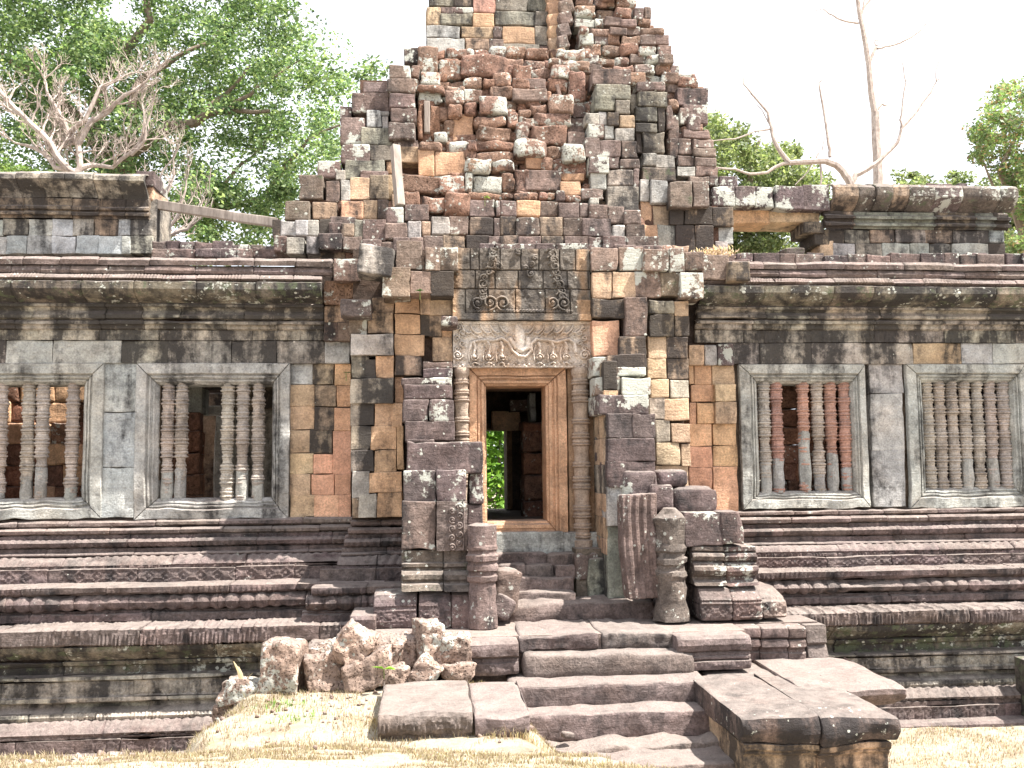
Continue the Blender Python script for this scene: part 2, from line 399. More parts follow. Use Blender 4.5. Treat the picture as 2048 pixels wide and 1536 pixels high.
def lathe(mb, cx, cy, prof, code, nseg=12, amp=.004, par=None, col=None, erode=None, sq=0):
    P = np.array(prof, float); n = len(P); th = np.linspace(0, math.tau, nseg, endpoint=False)+math.pi/nseg
    z = P[:, 1][:, None]+0*th[None]; r = P[:, 0][:, None]+0*th[None]
    x = cx+r*np.cos(th); y = cy+r*np.sin(th)
    p = np.stack([x, y, z], -1)
    sd = rnd.randrange(9999)
    if erode:
        e = erode(z); rr = 1-e*(.22+.22*vn(p, 7, sd)); x = cx+(x-cx)*rr; y = cy+(y-cy)*rr; p = np.stack([x, y, z], -1)
    p = p+vec_noise(p, 16, sd)*amp
    i, j = np.meshgrid(np.arange(n-1), np.arange(nseg), indexing='ij'); a = (i*nseg+j).ravel(); b = (i*nseg+(j+1) % nseg).ravel()
    F = np.stack([a, b, b+nseg, a+nseg], -1)
    cc, pp = colof(code, .06)
    mb.add(p.reshape(-1, 3), F, col or cc, par or pp)
def tube(mb, pts, rad, col=(.3, .25, .2), ns=7, amp=0, cap=True):
    pts = [np.array(p, float) for p in pts]; V = []
    n = len(pts); prev = None
    for i, p in enumerate(pts):
        t = pts[min(i+1, n-1)]-pts[max(i-1, 0)]; t /= max(1e-9, np.linalg.norm(t))
        if prev is None:
            a = np.array([0, 0, 1.]) if abs(t[2]) < .9 else np.array([1., 0, 0]); prev = np.cross(t, a)
        u = prev-t*(prev@t); u /= np.linalg.norm(u); v = np.cross(t, u); prev = u
        r = rad[i] if hasattr(rad, '__len__') else rad
        for k in range(ns):
            a = math.tau*k/ns; V.append(p+(u*math.cos(a)+v*math.sin(a))*r*(1+rnd.uniform(-amp, amp)))
    F = [(i*ns+k, i*ns+(k+1) % ns, (i+1)*ns+(k+1) % ns, (i+1)*ns+k) for i in range(n-1) for k in range(ns)]
    mb.add(V, F, col)
# ---------------------------------------------------------------- levels shared by both wings
LL = [490, 505, 515, 545, 560, 605, 640, 655, 680, 727, 1035, 1047, 1078, 1089, 1105, 1110, 1128, 1136, 1161, 1172, 1185, 1194, 1217, 1226, 1241, 1257, 1288, 1295, 1317, 1350, 1360, 1390, 1402, 1422, 1438, 1442, 1465, 1476, 1509, 1520, 1560]
RR = [503, 517, 525, 553, 570, 613, 640, 655, 685, 728, 1016, 1023, 1054, 1064, 1083, 1087, 1099, 1112, 1127, 1140, 1153, 1167, 1181, 1192, 1204, 1223, 1248, 1255, 1275, 1308, 1316, 1337, 1347, 1363, 1378, 1384, 1401, 1417, 1443, 1458, 1500]
def lev(side, y, p):
    if side == 'L': return W(300, y, -p)[2]
    return W(1750, float(np.interp(y, LL, RR)), -p)[2]
def prof(side, pts):
    out = []
    for k, (p, y) in enumerate(pts):
        if y is None:   # flat ledge: same height as the next point
            nx = pts[k+1]; out.append((p, lev(side, nx[1], nx[0])))
        else: out.append((p, lev(side, y, p)))
    return out
# name, profile [(protrusion, photo y at the left reference)], stone length, codes, pattern, par
MOULD = [
 ('cornice', [(.10, None), (.40, 515), (.47, 520), (.46, 530)], .75, 'u', None),
 ('cornice', [(.36, 531), (.42, 533), (.45, 541), (.43, 547), (.36, 549)], .62, 'u', None),
 ('cornice', [(.36, 549), (.50, 551), (.56, 556), (.50, 561)], .7, 'u', 'dots'),
 ('cornice', [(.46, 561), (.60, 563), (.60, 577), (.56, 584), (.50, 592), (.38, 600), (.30, 606)], .85, 'c', None),
 ('cornice', [(.20, 606), (.27, 608), (.27, 613), (.20, 616), (.17, 622), (.20, 626), (.24, 630), (.24, 636), (.15, 640)], .8, 'H', None),
 ('cornice', [(.14, 640), (.20, 643), (.20, 648), (.13, 650), (.13, 657), (.09, 660)], .9, 'H', None),
 ('cornice', [(.08, 660), (.08, 680)], 1.0, 'H', 'petal'),
 ('plinth', [(.02, None), (.06, 1040), (.10, 1044), (.10, 1050), (.05, 1053)], .9, 'u', None),
 ('plinth', [(.05, 1054), (.13, 1056), (.17, 1060), (.16, 1066), (.08, 1069)], .8, 'u', None),
 ('plinth', [(.08, 1069), (.10, 1071), (.10, 1077), (.12, None), (.21, 1079), (.25, 1084), (.22, 1091), (.14, 1094)], .9, 'h', 'leafs'),
 ('plinth', [(.14, 1094), (.18, 1096), (.18, 1103), (.26, 1105), (.28, 1108), (.27, 1111), (.23, 1112)], 1.0, 'h', None),
 ('plinth', [(.24, 1112), (.29, 1114), (.37, 1122), (.43, 1129), (.41, 1131)], 1.2, 'h', 'leaf'),
 ('plinth', [(.38, 1131), (.42, 1132), (.42, 1135), (.38, 1137)], 1.2, 'h', 'dots'),
 ('plinth', [(.42, 1137), (.50, 1138), (.50, 1161), (.48, 1165)], 1.1, 'h', 'diamond'),
 ('plinth', [(.40, None), (.95, 1171), (1.01, 1174), (1.0, 1184), (.93, 1188)], 1.25, 'h', 'petals'),
 ('plinth', [(.88, 1188), (.90, 1192), (.96, 1196), (1.0, 1205), (.96, 1215), (.86, 1219)], 1.1, 'h', 'bulb'),
 ('plinth', [(.84, 1219), (.88, 1221), (.88, 1224), (.94, 1226), (.95, 1229), (.95, 1241), (.9, 1243)], 1.1, 'h', 'small'),
 ('plinth', [(.85, None), (1.48, 1255), (1.55, 1259), (1.54, 1287), (1.47, 1290)], 1.35, 'h', 'petal2'),
 ('plinth', [(1.42, 1290), (1.49, 1292), (1.46, 1300), (1.34, 1310), (1.24, 1317)], 1.2, 'c', 'leafs'),
 ('plinth', [(1.18, 1317), (1.24, 1320), (1.22, 1327), (1.15, 1330), (1.15, 1343), (1.2, 1346)], 1.2, 'c', None),
 ('plinth', [(1.18, 1346), (1.30, 1350), (1.31, 1356), (1.25, 1359)], 1.2, 'f', None),
 ('plinth', [(1.27, 1359), (1.27, 1391)], 1.3, 'f', 'rosette'),
 ('plinth', [(1.22, 1391), (1.32, 1393), (1.32, 1400), (1.24, 1403)], 1.2, 'f', None),
 ('plinth', [(1.18, 1402), (1.20, 1410), (1.26, 1418), (1.32, 1423)], 1.2, 'f', None),
 ('plinth', [(1.28, 1423), (1.36, 1425), (1.38, 1431), (1.35, 1438)], 1.1, 'f', 'dots'),
 ('plinth', [(1.34, 1438), (1.42, 1441), (1.50, 1452), (1.57, 1463), (1.56, 1466)], 1.3, 'h', 'leaf'),
 ('plinth', [(1.50, 1466), (1.57, 1468), (1.57, 1474), (1.51, 1476)], 1.3, 'h', None),
 ('plinth', [(1.54, 1476), (1.60, 1477), (1.60, 1507), (1.56, 1510)], 1.3, 'h', 'rosette2'),
 ('plinth', [(1.5, None), (1.82, 1513), (1.86, 1518), (1.86, 1560)], 1.6, 'h', None)]
PATS = {'dots': pt_dots(.045), 'petal': pt_petal(.11, .012), 'leaf': pt_leaf(.13, .022), 'diamond': pt_diamond(.24), 'petals': pt_petal(.07, .010),
        'bulb': pt_bulb(.2, .035), 'small': pt_diamond(.1, .010), 'petal2': pt_petal(.16, .020), 'rosette': pt_rosette(.2, .016), 'rosette2': pt_rosette(.13, .013), 'leafs': pt_leaf(.10, .012)}
XL0, XL1 = -12.5, W(705, 900, 0)[0]
XR0, XR1 = W(1383, 900, 0)[0], 13.5
ZW_T = {s: lev(s, 727, .05) for s in 'LR'}; ZW_B = {s: lev(s, 1037, .05) for s in 'LR'}
def wall_face(px): return W(px, 900, 0)[0]
def ring(mb, rects, code, cap_back=None, par=None, amp=.006, wear=None):
    """nested rectangles [(x0, z0, x1, z1, y)] joined into a mitred moulded frame"""
    side = 26; loops = []
    for (x0, z0, x1, z1, y) in rects:
        t = np.concatenate([[0, .006, .016], np.linspace(.05, .95, side-5), [.984, .994]])
        L_ = np.concatenate([np.stack([x0+(x1-x0)*t, 0*t+z1], -1), np.stack([0*t+x1, z1+(z0-z1)*t], -1), np.stack([x1+(x0-x1)*t, 0*t+z0], -1), np.stack([0*t+x0, z0+(z1-z0)*t], -1)])
        loops.append(np.stack([L_[:, 0], np.full(len(L_), y), L_[:, 1]], -1))
    V = np.array(loops); k, n, _ = V.shape
    V = V+vec_noise(V, 3.5, 3)*amp+vec_noise(V, 12, 4)*amp*.6
    V[:, ::side, 1] += .028     # open mitre joints
    if wear is not None: V = wear(V)
    i, j = np.meshgrid(np.arange(k-1), np.arange(n), indexing='ij'); a = (i*n+j).ravel(); b = (i*n+(j+1) % n).ravel()
    F = np.stack([a, a+n, b+n, b], -1)
    cc, pp = colof(code, .04)
    mb.add(V.reshape(-1, 3), F, cc, par or pp)
def frame_rects(o, i, Y, side='L'):
    """outer and inner opening in px -> nested rectangles"""
    a = W(o[0], o[1], Y); b = W(o[2], o[3], Y); c = W(i[0], i[1], Y+.1); d = W(i[2], i[3], Y+.1)
    def at(t, y): return (a[0]+(c[0]-a[0])*t, b[2]+(d[2]-b[2])*t, b[0]+(d[0]-b[0])*t, a[2]+(c[2]-a[2])*t, y)
    return [at(0, Y+.03), at(0, Y-.055), at(.03, Y-.065), at(.48, Y-.065), at(.52, Y-.045), at(.54, Y-.01), at(.60, Y-.01), at(.62, Y-.035), at(.68, Y-.03),
            at(.70, Y), at(.76, Y+.015), at(.78, Y-.005), at(.86, Y+.01), at(.9, Y+.05), at(.96, Y+.07), at(1, Y+.1), at(1, Y+.5)]
def baluster(mb, px, ytop, ybot, Y, R, code, er=0., par=None):
    a = W(px, ytop, Y); b = W(px, ybot, Y); z1, z0 = a[2]+.02, b[2]-.02
    H = z1-z0; n = 9; pr = []
    ring_ = [(0, .80), (.10, .80), (.14, .88), (.22, .9), (.26, .80), (.30, .98), (.36, 1.03), (.42, .98), (.46, .82), (.54, .80), (.58, .92), (.66, 1.0), (.74, .92), (.78, .8), (.84, .88), (.9, .88), (.94, .8)]
    for k in range(n):
        for t, r in ring_: pr.append((R*r, z0+H*(k+t)/n))
    pr.append((R*.8, z1))
    sq_ = rnd.random()*50; pr = [(r*(1+.05*math.sin(z*9+sq_)+rnd.uniform(-.03, .02)-(.16 if math.sin(z*5.3+sq_) > .86 else 0)), z) for r, z in pr]
    lathe(mb, a[0], Y, pr, code, 14, .007, par, erode=(lambda z: np.clip((z0+H*er-z)/.1, 0, 1)) if er else None)
    if er: # weathered foot is a plain shaft
        lathe(mb, a[0], Y, [(R*.72, z0), (R*.86, z0+H*er*.3), (R*.78, z0+H*er*.7), (R*.84, z0+H*er*.92), (R*.5, z0+H*er)], 'a', 12, .018)
def window(parent, o, i, bal, side, frame_code='g', lab=None):
    mb = MB()
    def wear(V):
        s = np.clip((W(o[0], o[3], 0)[2]+.38-V[..., 2])/.25, 0, 1); inn = vn(V, 2.2, 88)
        V = V.copy(); V[..., 1] += s*(.035+.06*inn); V[..., 2] += s*.025*vn(V, 5., 12); return V
    ring(mb, frame_rects(o, i, -.02), frame_code, wear=wear, par=(.1, .04, .62))
    w_ = mb.build('window', STONE, parent)
    if lab: w_['label'] = lab
    for (px, code, er) in bal:
        m2 = MB(); baluster(m2, px, i[1]-2, i[3]+4, .12, .108, code, er)
        m2.build('baluster', STONE, w_)
    return w_
# ---------------------------------------------------------------- left gallery
def gallery(side):
    if side == 'L':
        g = thing('gallery_wall', 'long stone gallery left of the doorway with one half open baluster window', 'temple wing')
        x0, x1 = XL0, XL1
    else:
        g = thing('gallery_wall', 'long stone gallery right of the doorway with reddish window balusters', 'temple wing')
        x0, x1 = XR0, XR1
    groups = {'cornice': MB(), 'plinth': MB()}
    for nm, pts, sl_, codes, pat in MOULD:
        pr = prof(side, pts)
        xa, xb = x0, x1
        if nm == 'plinth':
            if side == 'L': xb = W(770, 1200, -max(p for p, _ in pts))[0]
            else: xa = W(1480, 1150, -max(p for p, _ in pts))[0] if pts[0][0] < 1.0 else W(1500, 1300, -1.4)[0]
        if nm == 'cornice' and side == 'L': xb = W(645 if pts[-1][1] > 560 else 665, 600, -.4)[0]
        if nm == 'cornice' and side == 'R': xa = W(1400, 600, -.4)[0]
        course(groups[nm], pr, xa, xb, sl_, codes, PATS.get(pat), amp=.010 if pts[0][1] is None else .007, end=.08 if pts[0][0] < 1.5 else .2)
    # backing behind the mouldings
    m = groups['plinth']; zb = ZW_B[side]
    sbox(m, x0, x1+(0.3 if side == 'L' else 0), .0, .6, 0, zb)
    sbox(m, x0, x1+(0.3 if side == 'L' else 0), -.36, .0, -.3, lev(side, 1166, .4))
    sbox(m, x0, x1 if side == 'L' else x1, -.8, -.36, -.3, lev(side, 1246, .8))
    sbox(m, x0, x1, -1.12, -.8, -.3, lev(side, 1262, 1.1))
    m = groups['cornice']
    zt = lev(side, 515, .4)
    sbox(m, x0, x1, .03, .55, lev(side, 728, 0), zt-.03)
    sbox(m, x0, x1, .55, .85, zt-.35, zt-.03)
    groups['plinth'].build('plinth', STONE, g); groups['cornice'].build('cornice', STONE, g)
    return g
gL = gallery('L'); gR = gallery('R')
# roof remains above the left cornice and plain course under it
mw = MB()
def course_px(mb, side, y0, y1, px0, px1, wmin, wmax, codes, Y, T=.5, notch=True):
    z1 = lev(side, y0, -Y); z0 = lev(side, y1, -Y); a = W(px0, 700, Y)[0]; b = W(px1, 700, Y)[0]; x = a
    while x < b-.05:
        nx = x+rnd.uniform(wmin, wmax)
        if b-nx < wmin*.6: nx = b
        block(mb, ((x+nx)/2, Y+T/2+rnd.uniform(-.012, .012), (z0+z1)/2), ((nx-x)/2, T/2, (z1-z0)/2), (0, 0, 0), rnd.choice(codes), r=.009, amp=.004)
        x = nx
course_px(mw, 'L', 681, 727, -420, 700, .6, 1.0, 'ggfgq', -.06)
course_px(mw, 'R', 681, 727, 1440, 2420, .5, 1.0, 'gtqqf', -.06)
data(mw, '1020 535 1100 640 t;1100 535 1165 640 g;1168 530 1250 640 w', 980, 480, 2.56, -.1)
C5 = '''1535 655 1655 765 g;1655 655 1770 765 k;1775 655 1860 770 o
1535 765 1665 880 t;1665 770 1780 880 k;1785 770 1860 885 o
1535 880 1665 1005 t;1665 885 1770 1010 k;1772 890 1860 1010 p
1535 1005 1640 1130 t;1640 1005 1760 1130 k;1765 1010 1860 1240 p
1535 1130 1660 1240 t;1662 1135 1765 1240 p
1535 1240 1645 1350 t;1650 1240 1770 1350 p;1773 1240 1860 1350 p
1535 1350 1665 1475 t;1665 1350 1795 1475 p;1795 1350 1860 1475 p'''
mL = MB(); mR = MB()
data(mL, C5, 0, 480, 2.6486, .0, jit=.012, r=.012, amp=.004)
# pilasters between the windows
data(mL, '203 727 272 825 b;203 825 270 935 b;201 935 268 1035 b', 0, 0, 1, -.03, jit=.008, r=.012, amp=.005)
data(mR, '1738 728 1808 787 g;1740 787 1810 900 g;1744 900 1814 1014 g', 0, 0, 1, -.03, jit=.008, r=.012, amp=.005)
C7 = '''1018 640 1045 740 o;1045 640 1135 740 o;1137 640 1255 740 t;1025 740 1150 830 o;1153 738 1265 828 t -.08;1020 832 1057 940 p;1057 832 1148 940 o -.03
1152 828 1265 940 t -.08;1020 940 1140 1055 o;1142 940 1265 1050 o;1020 1055 1140 1165 p;1142 1052 1270 1160 o;1020 1165 1140 1275 p;1140 1160 1275 1400 p;1020 1275 1140 1400 p'''
data(mR, C7, 980, 480, 2.56, .0, jit=.014, r=.012, amp=.004)
# masonry beyond the frame edges of the windows
data(mL, '-420 727 -130 1037 g', Y=-.02); data(mR, '2105 728 2500 1012 g', Y=-.02)
# head and sill backing so the wall has thickness around the openings
for mb, side, px0, px1, ops in ((mL, 'L', -420, 715, [(-40, 165), (318, 545)]), (mR, 'R', 1385, 2500, [(1510, 1708), (1840, 2030)])):
    xs = [W(px0, 900, 0)[0]]
    for a, b in ops: xs += [W(a, 900, .1)[0], W(b, 900, .1)[0]]
    xs.append(W(px1, 900, 0)[0])
    for a, b in zip(xs[::2], xs[1::2]): sbox(mb, a, b, .12, .58, ZW_B[side]-.02, ZW_T[side]+.02, col=(.22, .17, .13))
mw.build('frieze_course', STONE, gL)
mL.build('wall', STONE, gL); mR.build('wall', STONE, gR)
window(gL, (-128, 727, 203, 1036), (-42, 770, 163, 995), [(-30, 'q', 0), (5, 'v', .1), (60, 'v', .22), (88, 'v', .3), (148, 'v', .12)], 'L', 'g', 'window with four grey balusters before an orange wall')
window(gL, (275, 727, 578, 1036), (320, 770, 543, 995), [(338, 'v', .26), (365, 'v', .28), (457, 'v', 0), (487, 'v', .27), (518, 'v', .2)], 'L', 'g', 'window missing its middle balusters')
window(gR, (1476, 729, 1738, 1016), (1513, 768, 1706, 981), [(1526, 'v', .3), (1551, 'r', .33), (1604, 'r', .58), (1632, 'v', .2), (1658, 'r', .38), (1686, 'r', .24)], 'R', 'g', 'window with reddish eroded balusters')
window(gR, (1808, 729, 2062, 1013), (1842, 766, 2026, 973), [(1852, 'v', 0), (1876, 'v', 0), (1901, 'v', 0), (1926, 'v', .3), (1951, 'v', 0), (1977, 'v', .3), (2003, 'v', 0)], 'R', 'g', 'window with seven intact grey balusters')
# inner walls behind the windows
mi = MB()
def innerwall(mb, px0, px1, y0, y1, Y, codes, wmin=48, wmax=85, hh=42):
    y = y0
    while y < y1:
        rows(mb, [(y, y+hh, px0, px1)], wmin, wmax, codes, Y, .4, .02, r=.03); y += hh
innerwall(mi, -140, 300, 720, 1030, 1.3, 'loRo')
innerwall(mi, 300, 398, 822, 1030, 1.3, 'RlR')
for a, b, y0, y1, Y, c in [(398, 452, 785, 1010, 2.6, 'k'), (452, 560, 800, 1010, 2.6, 'q'), (395, 560, 812, 830, 1.9, 'g'), (430, 446, 830, 1010, 2.3, 'g')]:
    pb(mi, a, y0, b, y1, Y, c, .3)
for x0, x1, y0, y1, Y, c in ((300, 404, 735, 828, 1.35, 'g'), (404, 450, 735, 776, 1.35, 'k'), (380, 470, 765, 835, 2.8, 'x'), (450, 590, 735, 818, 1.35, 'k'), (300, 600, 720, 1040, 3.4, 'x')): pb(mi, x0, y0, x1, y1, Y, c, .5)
mi.build('inner_wall', STONE, gL)
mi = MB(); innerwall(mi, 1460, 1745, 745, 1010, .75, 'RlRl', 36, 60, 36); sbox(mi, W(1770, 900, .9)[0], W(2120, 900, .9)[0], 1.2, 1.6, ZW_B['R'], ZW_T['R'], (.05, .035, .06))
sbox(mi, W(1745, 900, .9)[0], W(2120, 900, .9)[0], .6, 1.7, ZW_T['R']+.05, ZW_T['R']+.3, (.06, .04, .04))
mi.build('inner_wall', STONE, gR)
# ---------------------------------------------------------------- central tower
def Yt(y): return float(np.interp(y, [-100, 0, 160, 400, 505], [2.6, 2.4, 1.6, .75, -.05]))
tower = thing('temple_tower', 'tall ruined central tower of tumbled reddish laterite and grey sandstone above the doorway', 'tower')
def tdata(mb, txt, ox, oy, s, dY=0., T=.6, **k):
    for line in txt.replace('\n', ';').split(';'):
        t = line.split()
        if len(t) < 5: continue
        x0, y0, x1, y1 = [float(v)/s for v in t[:4]]
        x0 += ox; x1 += ox; y0 += oy; y1 += oy
        e = float(t[5]) if len(t) > 5 else 0
        lat = t[4] in LATS
        pb(mb, x0, y0, x1, y1, Yt((y0+y1)/2)+dY+e+rnd.uniform(-.07, .05)*(1.6 if lat else .6), t[4], T, rnd.gauss(0, .03) if lat else rnd.gauss(0, .008), **k)
BLEND[:] = [.30, (.25, .19, .155)]
m = MB()  # smooth sandstone wall set back at the top
tdata(m, '''857 -40 908 -12 n;908 -40 946 -12 n;946 -55 991 -30 t;991 -60 1055 -30 n;1055 -60 1100 -30 n;857 -12 908 13 n;908 -12 946 13 k;946 -30 991 25 r;991 -30 1055 22 n;1055 -30 1097 22 n
852 13 881 50 t;881 13 905 26 d;905 13 946 26 w;881 26 946 50 n;946 25 988 54 o;990 22 1070 52 n;1070 22 1097 52 n;852 50 919 75 b;921 52 986 75 t;986 52 1004 76 d;1005 52 1070 87 o;1070 52 1097 90 n
853 75 929 110 b;931 76 978 100 t;978 76 1007 100 m;1007 87 1080 106 n;1080 90 1097 110 e;880 100 925 122 n;925 100 980 122 n;980 100 1030 122 g;1030 106 1095 124 r;850 120 900 150 n;900 122 950 150 n;950 122 1010 150 n;1010 124 1060 150 n;1060 124 1097 150 n;850 149 1000 178 n;1000 149 1097 178 g''', 0, 0, 1, .55)
a = W(853, 0, 2.9); b = W(1100, 150, 2.9)
sbox(m, a[0]+.05, b[0], 3.2, 4.2, b[2]-.5, a[2]+.6, (.12, .11, .09))
m.build('upper_wall', STONE, tower)
m = MB()  # corbelled side of the recess
for k in range(11):
    y0 = -70+k*24; x0 = 1094+max(0, k-1)*1.2; wd = max(10, 68-k*5.2)
    pb(m, x0, y0, x0+wd*.55, y0+25, Yt(y0)+.25, rnd.choice('oot'), .7, -.25); pb(m, x0+wd*.45, y0-3, x0+wd, y0+22, Yt(y0)+.02, rnd.choice('oetd'), .7, -.25)
m.build('corbelled_side', STONE, tower)
m = MB()  # laterite core
mid = '''850 278 975 435 L;975 360 1115 485 L;1112 330 1398 470 l;1438 390 1545 500 l;865 435 990 515 L;800 400 860 480 L;850 515 1020 560 l;850 560 1000 635 L;1020 520 1130 560 L;1130 475 1250 545 L;1245 480 1320 530 l;1315 450 1430 535 L;1285 530 1425 600 L
1020 550 1130 640 L;1130 540 1240 620 L;1035 635 1125 725 l;1130 620 1215 700 l;975 655 1030 735 l .1;1225 585 1405 705 L -.1;1430 480 1540 545 l;1430 540 1540 610 l;1190 705 1385 775 l;1215 780 1425 865 l;1215 865 1425 925 l;1215 925 1420 1000 l;1385 670 1450 780 l;1060 700 1190 870 o .22;1000 735 1060 825 l .15
850 635 885 860 R .15;920 640 990 860 R .12;850 865 1000 925 l;1040 860 1160 940 L;1155 855 1215 915 l;1140 915 1210 990 l;1455 750 1540 850 L;1450 850 1540 960 L -.1;850 915 950 1080 o .1;950 930 1135 1080 o .1;745 1075 985 1185 l;985 1070 1140 1185 l;1140 970 1290 1060 L -.1;1298 990 1440 1055 L -.08;1180 1075 1365 1180 L;1140 1055 1185 1180 L;1365 1060 1445 1180 l;1445 1045 1540 1180 L
755 1175 865 1270 l;865 1205 1020 1290 l;1015 1180 1165 1325 l;1160 1180 1360 1225 l;1360 1180 1440 1225 l;1440 1175 1540 1225 l;800 480 850 560 L;760 290 860 390 w'''
tdata(m, mid, 560, 0, 3.072)
rgt = '''310 570 455 695 L -.15;75 480 285 545 e;75 540 290 620 e;160 590 250 650 l;190 640 290 700 L;215 690 450 775 L -.12;45 670 110 780 l;110 660 190 710 l;110 710 215 775 L;100 750 180 850 L;190 765 412 895 l -.05;415 810 520 900 e;415 725 520 810 d .1;445 640 525 725 d .1;100 855 285 960 L -.12;280 890 380 970 l;385 875 520 990 L -.12;155 950 265 1040 o .06;265 960 335 1045 l;335 970 535 1080 l;150 1040 375 1170 e;370 1060 520 1110 o .05;370 1110 500 1200 o .05;500 1160 640 1225 w;560 1060 655 1165 b
95 1170 240 1230 l;240 1180 290 1225 l;290 1180 345 1225 l;345 1170 400 1235 e;400 1200 500 1240 l;550 1215 605 1255 g;345 295 530 365 L;385 365 555 430 L;320 400 440 480 L;300 360 380 400 L;290 480 420 560 l;420 440 530 620 l .1;290 560 320 640 R .1;530 620 570 700 l .1'''
tdata(m, rgt, 1000, 0, 3.072)
# rows of rough stones that fill between and behind the named ones
for y in range(95, 410, 21):
    rows(m, [(y, y+22, 838 if y > 150 else 842, 1185)], 24, 60, 'lRlL', Yt(y+10)+.22, .5, .09, 4, 3.)
OUT = [(-80, 1255), (0, 1262), (14, 1305), (50, 1308), (62, 1342), (110, 1350), (140, 1362), (158, 1402), (172, 1416), (255, 1417), (285, 1425), (330, 1436)]
def outR(y): return float(np.interp(y, [a for a, _ in OUT], [b for _, b in OUT]))
y = -80
while y < 285:
    h_ = rnd.uniform(15, 24)
    if y < 165: rows(m, [(y, y+h_, 1150 if y < 40 else 1160, outR(y+h_/2)-rnd.uniform(0, 9))], 18, 44, 'lLLeLwL', Yt(y)+.05, .6, .15, 4, 5.0)
    else: rows(m, [(y, y+h_, 1335, outR(y+h_/2)-rnd.uniform(0, 6))], 22, 44, 'LLweLL', Yt(y)+.25, .6, .15, 4, 5.0)
    y += h_-1
for y in range(-80, 165, 25): rows(m, [(y, y+26, 1165, outR(y+10)-14)], 26, 46, 'lRLe', Yt(y)+.38, .6, .05, 2, 2)
m.build('laterite_core', STONE, tower)
m = MB()  # left shoulder
tdata(m, '''510 500 670 570 w;440 565 670 690 w;370 650 440 740 w .15;535 675 625 780 b;610 680 670 710 g;630 715 665 795 g;370 720 520 890 w .05;500 780 690 890 n;375 885 550 1010 w -.05;555 890 680 985 n;400 980 640 1100 n;230 985 370 1090 w;345 1040 400 1100 g;370 1105 425 1230 g;430 1090 550 1225 t;552 1070 668 1222 k;645 990 685 1065 o .1;280 1110 360 1240 e;120 1070 262 1220 m -.15
200 1240 350 1345 t;370 1230 510 1345 o;512 1225 600 1345 t;600 1225 665 1345 d;30 1235 180 1350 m -.1;0 1350 95 1450 b;95 1350 170 1450 b;172 1350 240 1450 g;245 1345 310 1445 k;310 1330 460 1385 d;300 1365 375 1440 e;375 1370 450 1450 k;455 1350 525 1460 n;510 1345 650 1480 d;-40 1450 40 1545 e;40 1455 145 1560 g;160 1450 240 1560 g;230 1430 380 1530 d -.12;385 1450 500 1530 w -.12;505 1465 620 1540 w -.1;-45 1350 5 1460 k
690 1185 760 1270 t .05;665 1070 700 1230 t .05''', 560, 0, 3.072, .1)
for y in range(170, 500, 26): rows(m, [(y, y+27, float(np.interp(y, [170, 230, 320, 345, 400, 500], [738, 705, 700, 655, 630, 572])), 800)], 30, 52, 'eglk', Yt(y)+.38, .5, .04)
m.build('left_shoulder', STONE, tower)
m = MB()
data(m, '670 395 800 480 w 1.45;660 480 830 570 w 1.3;670 570 830 660 w 1.25;680 660 835 750 d 1.2;670 750 830 860 d 1.15;700 860 850 925 e 1.25;735 900 850 1000 t 1.2', 560, 0, 3.072, 1.2, .6, .02)
m.build('pilaster', STONE, tower)
m = MB()
data(m, '''570 420 805 520 e 1.2;590 515 805 610 n 1.1;580 585 710 680 n 1.1;715 610 805 700 n 1.08;525 690 610 760 g 1.1;610 680 662 765 g 1.1;665 690 735 775 k 1.05;738 705 830 785 t 1.05;545 760 640 845 w .98;640 775 700 855 b 1.05;705 785 825 865 g 1.0;520 845 610 965 d .95;610 860 745 965 d .95;748 865 845 970 d .95;548 958 670 1060 w .8;665 970 735 1035 d .9;738 975 860 1035 d .88;660 1040 825 1145 q .85;655 1145 855 1300 q .8;820 1035 858 1150 w .86''', 1000, 0, 3.072, 1., .7, .015)
m.build('pilaster', STONE, tower)
m = MB()
data(m, '''845 500 1020 560 w 1.25;845 560 1030 655 n 1.2;830 655 970 745 n 1.2;970 660 1015 810 k 1.2;835 750 970 810 n 1.15;875 810 1015 940 n 1.15;835 810 875 940 k 1.2;870 940 960 1020 g 1.1;960 950 1080 1030 g 1.1;875 1025 1080 1110 m .95;1020 640 1065 800 e 1.3;1035 720 1100 860 e 1.3;1040 850 1095 975 e 1.25;805 580 845 700 n 1.35;825 960 870 1100 k 1.3''', 1000, 0, 3.072, 1., .7, .015)
m.build('pilaster', STONE, tower)
m = MB()
data(m, '''1130 800 1290 850 e 1.3;1095 850 1185 950 e 1.25;1185 850 1310 905 e 1.2;1190 905 1330 960 e 1.15;1090 955 1195 1020 e 1.2;1195 960 1335 1020 e 1.15;1095 1020 1200 1080 g 1.15;1200 1020 1340 1085 e 1.15;1165 1080 1290 1125 e 1.1;1090 535 1280 650 d 1.5;1120 640 1280 760 w 1.45;1040 600 1110 660 L 1.4;1110 660 1170 760 w 1.4;1160 705 1240 800 w 1.3;1110 470 1230 535 L 1.6;1290 1080 1345 1140 e 1.1
860 1100 920 1235 g .85;925 1105 1035 1250 b .8;1042 1112 1185 1275 m .65;1190 1115 1290 1270 m .66;865 1230 940 1375 o .9;940 1260 1045 1380 t .88;1045 1270 1130 1380 k .82;1130 1265 1305 1380 k .8;1305 1270 1440 1390 k .8;870 1375 965 1460 o .85;965 1380 1080 1540 g .85;1080 1380 1200 1560 k .8;1200 1380 1320 1560 k .78;1335 1395 1440 1500 b .9;1320 1485 1400 1560 g .85''', 1000, 0, 3.072, 1., .6, .015)
m.build('right_shoulder', STONE, tower)
m = MB()  # stepped sandstone facing above the pediment
